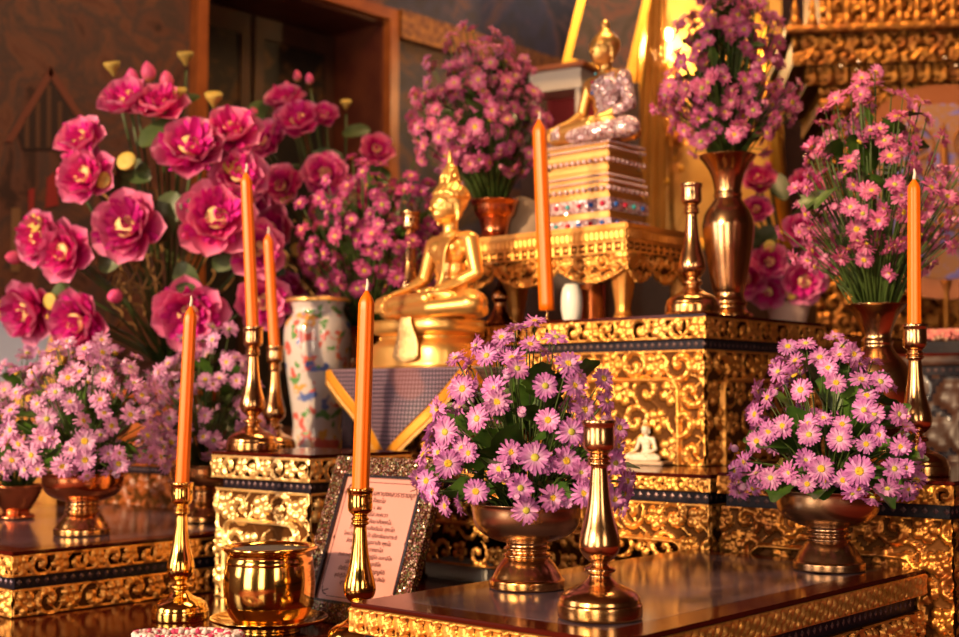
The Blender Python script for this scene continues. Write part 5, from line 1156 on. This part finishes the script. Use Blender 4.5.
# ceremonial fan
def fan():
    m = mural_mat('blue_gold_embroidery', [(0.22, 0.18, 0.70), (0.34, 0.30, 0.85), (0.50, 0.26, 0.16), (0.55, 0.26, 0.08), (0.38, 0.33, 0.85)], 13, 3)
    p = gx(948, 3.62, 0); t = empty('ceremonial_fan', p, 'blue embroidered fan with orange rim and clear cover at right edge', 'fan', rz=YAW * .85)
    def disc(nm, rx, rz, th, y, mat, z=1.58, hole=None):
        V = []; Fc = []; n = 56
        for q in (0, 1):
            for i in range(n):
                a = 2 * PI * i / n; k = (abs(math.cos(a)) ** 2.4 + abs(math.sin(a)) ** 2.4) ** (-1 / 2.4); w_ = 1 - .16 * max(0, -math.sin(a))
                V.append((rx * k * math.cos(a) * w_, y + q * th, z + rz * k * math.sin(a)))
        Fc.append(tuple(range(n))); Fc.append(tuple(range(n, 2 * n))[::-1])
        for i in range(n): Fc.append((i, (i + 1) % n, n + (i + 1) % n, n + i))
        return link(nm, mesh_from(V, Fc), mat, t)
    disc('orange_rim', .250, .300, .02, 0, pmat('fan_rim', (0.50, 0.16, 0.05), .35, .4, bump=.8, bscale=40)); disc('blue_panel', .190, .245, .006, -.006, m)
    GE = pmat('fan_gold', (0.62, 0.25, 0.06), .4, .5)
    def spiral(cx, cz, s):
        bm = bmesh.new()
        for k in range(40): th = k * .28; r = .006 + .0011 * k * 1.0; ball(bm, (cx + s * r * math.cos(th), -.010, cz + r * math.sin(th)), .0055, 0)
        me = bpy.data.meshes.new('m'); bm.to_mesh(me); bm.free(); link('gold_scroll', me, GE, t)
    for (x, z, s) in ((-.08, 1.60, 1), (.08, 1.60, -1), (-.07, 1.72, -1), (.07, 1.72, 1), (0, 1.50, 1), (-.06, 1.46, -1), (.07, 1.45, 1)): spiral(x, z, s)
    bm = bmesh.new()
    for k in range(20): ball(bm, (-.001, -.010, 1.56 + k * .011), .004 + .009 * math.sin(k / 19 * PI), 0)
    me = bpy.data.meshes.new('m'); bm.to_mesh(me); bm.free(); link('gold_spire', me, GE, t)
    lathe('pole', [(0, 0), (.09, 0), (.09, .01), (.012, .03), (.012, .5), (.012, 1.30), (.02, 1.33), (0, 1.34)], GOLDD, t, n=16, k=1, loc=(0, .01, 0))
fan()
# gilded shrine with lamps, central background
def shrine():
    p = gx(705, 4.95, 0); t = empty('gilded_shrine', p, 'tall gilt shrine hung with gold satin and lit inside, behind the jewelled statue', 'shrine', rz=YAW)
    sc_ = 4.95 / F
    def L(px, py, y=0): return Vector(((px - 705) * sc_, y, EYE + (400 - py) * sc_))
    box('plinth', -.36, .38, -.04, .42, 0, EYE + 150 * sc_, WOODD, t)
    box('satin_back', -.36, .36, .22, .25, EYE + 150 * sc_, 3.0, FABG, t)
    for a, b in (((618, 250), (652, -90)), ((788, 250), (758, -90))):
        v = tubes_mesh([([L(a[0], a[1]), L(b[0], b[1])], .030)], 4); link('gilt_post', v, GP, t)
    link('gilt_sill', tubes_mesh([([L(600, 246), L(806, 246)], .035)], 4), GP, t)
    box('gilt_step', L(770, 76).x, L(812, 76).x, -.10, .05, L(0, 72).z, L(0, 56).z, GP, t, .005); box('orange_step', L(785, 76).x, L(824, 76).x, -.16, .02, L(0, 94).z, L(0, 75).z, WOODO, t, .005)
    # satin folds at the sides
    V = []; Fc = []; n = 80; mz = 14
    for i in range(n + 1):
        for j in range(mz + 1):
            k = i / n; q = j / mz; x0 = (632 - 705 + 24 * q) * sc_; x1 = (668 - 705 + 4 * q) * sc_; V.append((x0 + (x1 - x0) * k, .06 + .02 * math.sin(k * 22 + q), EYE + (400 - 250 + 330 * q) * sc_))
    for i in range(n):
        for j in range(mz): a = i * (mz + 1) + j; Fc.append((a, a + mz + 1, a + mz + 2, a + 1))
    me = mesh_from(V, Fc); me.shade_smooth(); o = link('satin_curtain', me, FABG, t); s = o.modifiers.new('s', 'SOLIDIFY'); s.thickness = .004
    # inner arched recess with a standing figure
    bx = buddha_body(.16, 'flame')
    st_ = empty('small_standing_statue', p + Vector((0, 0, 0)), 'dim orange statuette between the two lamps in the gilt shrine', 'statue', rz=YAW)
    def K(px, py, y=0): return L(px, py, y)
    lathe('robe', [(0, 0), (.045, 0), (.042, .05), (.030, .16), (.034, .22), (.018, .26), (.014, .27), (.020, .29), (.020, .32), (.008, .35), (.003, .39), (0, .40)], pmat('amber_gilt', (0.62, 0.20, 0.03), .4, .4), st_, K(680, 132, .16), n=24)
    box('arms', -.012, .012, -.05, -.01, .13, .16, MATS['amber_gilt'], st_, .004, K(680, 132, .16))
    LAMP = pmat('lamp_glow', (1, .8, .5), .5, emis=(1.0, 0.72, 0.38), estr=14)
    for i, (px, py, r, lb) in enumerate(((675, 18, .022, 'upper'), (664, 38, .022, 'lower'), (690, 40, .012, ''))):
        if i < 2:
            l = empty('shrine_lamp', p, '%s round glowing lamp in the gilt shrine at top centre' % lb, 'lamp', 'shrine lamps', rz=YAW)
            bm = bmesh.new(); bmesh.ops.create_uvsphere(bm, u_segments=16, v_segments=10, radius=r, matrix=Matrix.Translation(K(px, py, .14))); me = bpy.data.meshes.new('m'); bm.to_mesh(me); bm.free(); me.shade_smooth(); link('bulb', me, LAMP, l)
            q = K(px, py, .14); link('bracket', tubes_mesh([([q, q + Vector((0, .08, 0))], .006)], 6), BRASS, l)
    pl = bpy.data.lights.new('shrine_light', 'POINT'); pl.energy = 34; pl.color = (1, .62, .25); pl.shadow_soft_size = .03; lo = bpy.data.objects.new('shrine_light', pl); COL.objects.link(lo); lo.location = p + Matrix.Rotation(YAW, 3, 'Z') @ K(672, 30, .08)
    # gold bauble tree
    bt = empty('gold_ornament_tree', p, 'sprig of small round gold ornaments left of the tall rose bouquet', 'ornament', rz=YAW); r_ = random.Random(9); stem = []
    for i in range(34):
        py = r_.uniform(48, 205); px = 668 + (py - 48) * .05 + r_.gauss(0, 9); q = K(px, py, -.06 + r_.uniform(-.03, .03)); bm = bmesh.new(); bmesh.ops.create_icosphere(bm, subdivisions=2, radius=r_.uniform(.006, .011), matrix=Matrix.Translation(q)); me = bpy.data.meshes.new('m'); bm.to_mesh(me); bm.free(); me.shade_smooth(); link('gold_ball', me, GP, bt)
        stem.append(([q, K(670, min(py + 40, 240), -.06)], .002))
    stem.append(([K(668, 60, -.06), K(672, 248, -.06)], .006)); link('branches', tubes_mesh(stem, 4), GOLDD, bt)
shrine()
# large leaning gilt picture frame
def leaning(name, label, px, py, d, w_, h_, roll, mat_f, mat_p, bw=.03, rz=YAW, cat='picture frame', tilt=-.12):
    p = at(px, py, d); t = empty(name, p, label, cat, rz=rz); t.rotation_euler = (tilt, roll, rz)
    bm = bmesh.new(); add_box(bm, -w_ / 2, w_ / 2, 0, .03, 0, bw); add_box(bm, -w_ / 2, w_ / 2, 0, .03, h_ - bw, h_); add_box(bm, -w_ / 2, -w_ / 2 + bw, 0, .03, bw, h_ - bw); add_box(bm, w_ / 2 - bw, w_ / 2, 0, .03, bw, h_ - bw); link('frame', bm_mesh(bm), mat_f, t)
    box('picture', -w_ / 2 + bw, w_ / 2 - bw, .012, .02, bw, h_ - bw, mat_p, t); return t
DKP = mural_mat('dark_picture', [(0.02, 0.012, 0.014), (0.035, 0.018, 0.016), (0.05, 0.03, 0.035), (0.12, 0.03, 0.02), (0.03, 0.02, 0.03)], 9, 6)
leaning('picture_frame', 'leaning gilt framed dark picture behind the jewelled statue head', 597, 72, 4.30, .235, .52, .24, GP, DKP, .024)
leaning('picture_frame', 'gilt frame with pale blue panel at the left picture edge', -8, 400, 3.42, .30, .26, .22, pmat('gilt_lattice', (0.80, 0.40, 0.06), .4, .6, bump=1, bscale=50), pmat('pale_blue_panel', (0.42, 0.45, 0.55), .4), .05)
# tables that carry them
p = gx(597, 4.42, 0); t = empty('wooden_plinth', p, 'dark wooden plinth beneath the leaning gilt picture', 'plinth', rz=YAW); box('body', -.22, .13, -.16, .25, 0, at(597, 72, 4.3).z - .030, WOODD, t)
p = gx(-5, 3.45, 0); t = empty('wooden_plinth', p, 'low gilded plinth at the left edge behind the bouquets', 'plinth', rz=YAW); box('body', -.25, .20, -.10, .25, 0, at(-8, 400, 3.42).z - .034, GOLDD, t)
# white box with orange lid
p = gx(566, 3.95, 0); zb_ = at(566, 112, 3.95).z; t = empty('lidded_cabinet', p, 'white open box with orange wooden lid left of the jewelled statue', 'box', rz=YAW * .3)
z1 = at(566, 66, 3.95).z; w_ = .085
box('body', -w_, w_, -.07, .07, z1 - .075, z1 - .016, pmat('white_paint', (0.80, 0.70, 0.58), .5), t); box('lid', -w_ - .03, w_ + .02, -.09, .09, z1 - .016, z1, WOODO, t, .003)
for x in (-w_ + .01, w_ - .02): box('post', x, x + .014, -.065, -.05, zb_ - .06, z1 - .075, MATS['white_paint'], t)
box('red_back', -w_ + .005, w_ - .005, .04, .06, zb_ - .06, z1 - .075, pmat('red_cloth', (0.30, 0.01, 0.01), .7), t)
box('plinth', -w_ - .02, w_ + .02, -.09, .09, 0, zb_ - .06, WOODD, t)
# stone disc beside the copper cup
p = gx(528, 3.02, 1.3562)
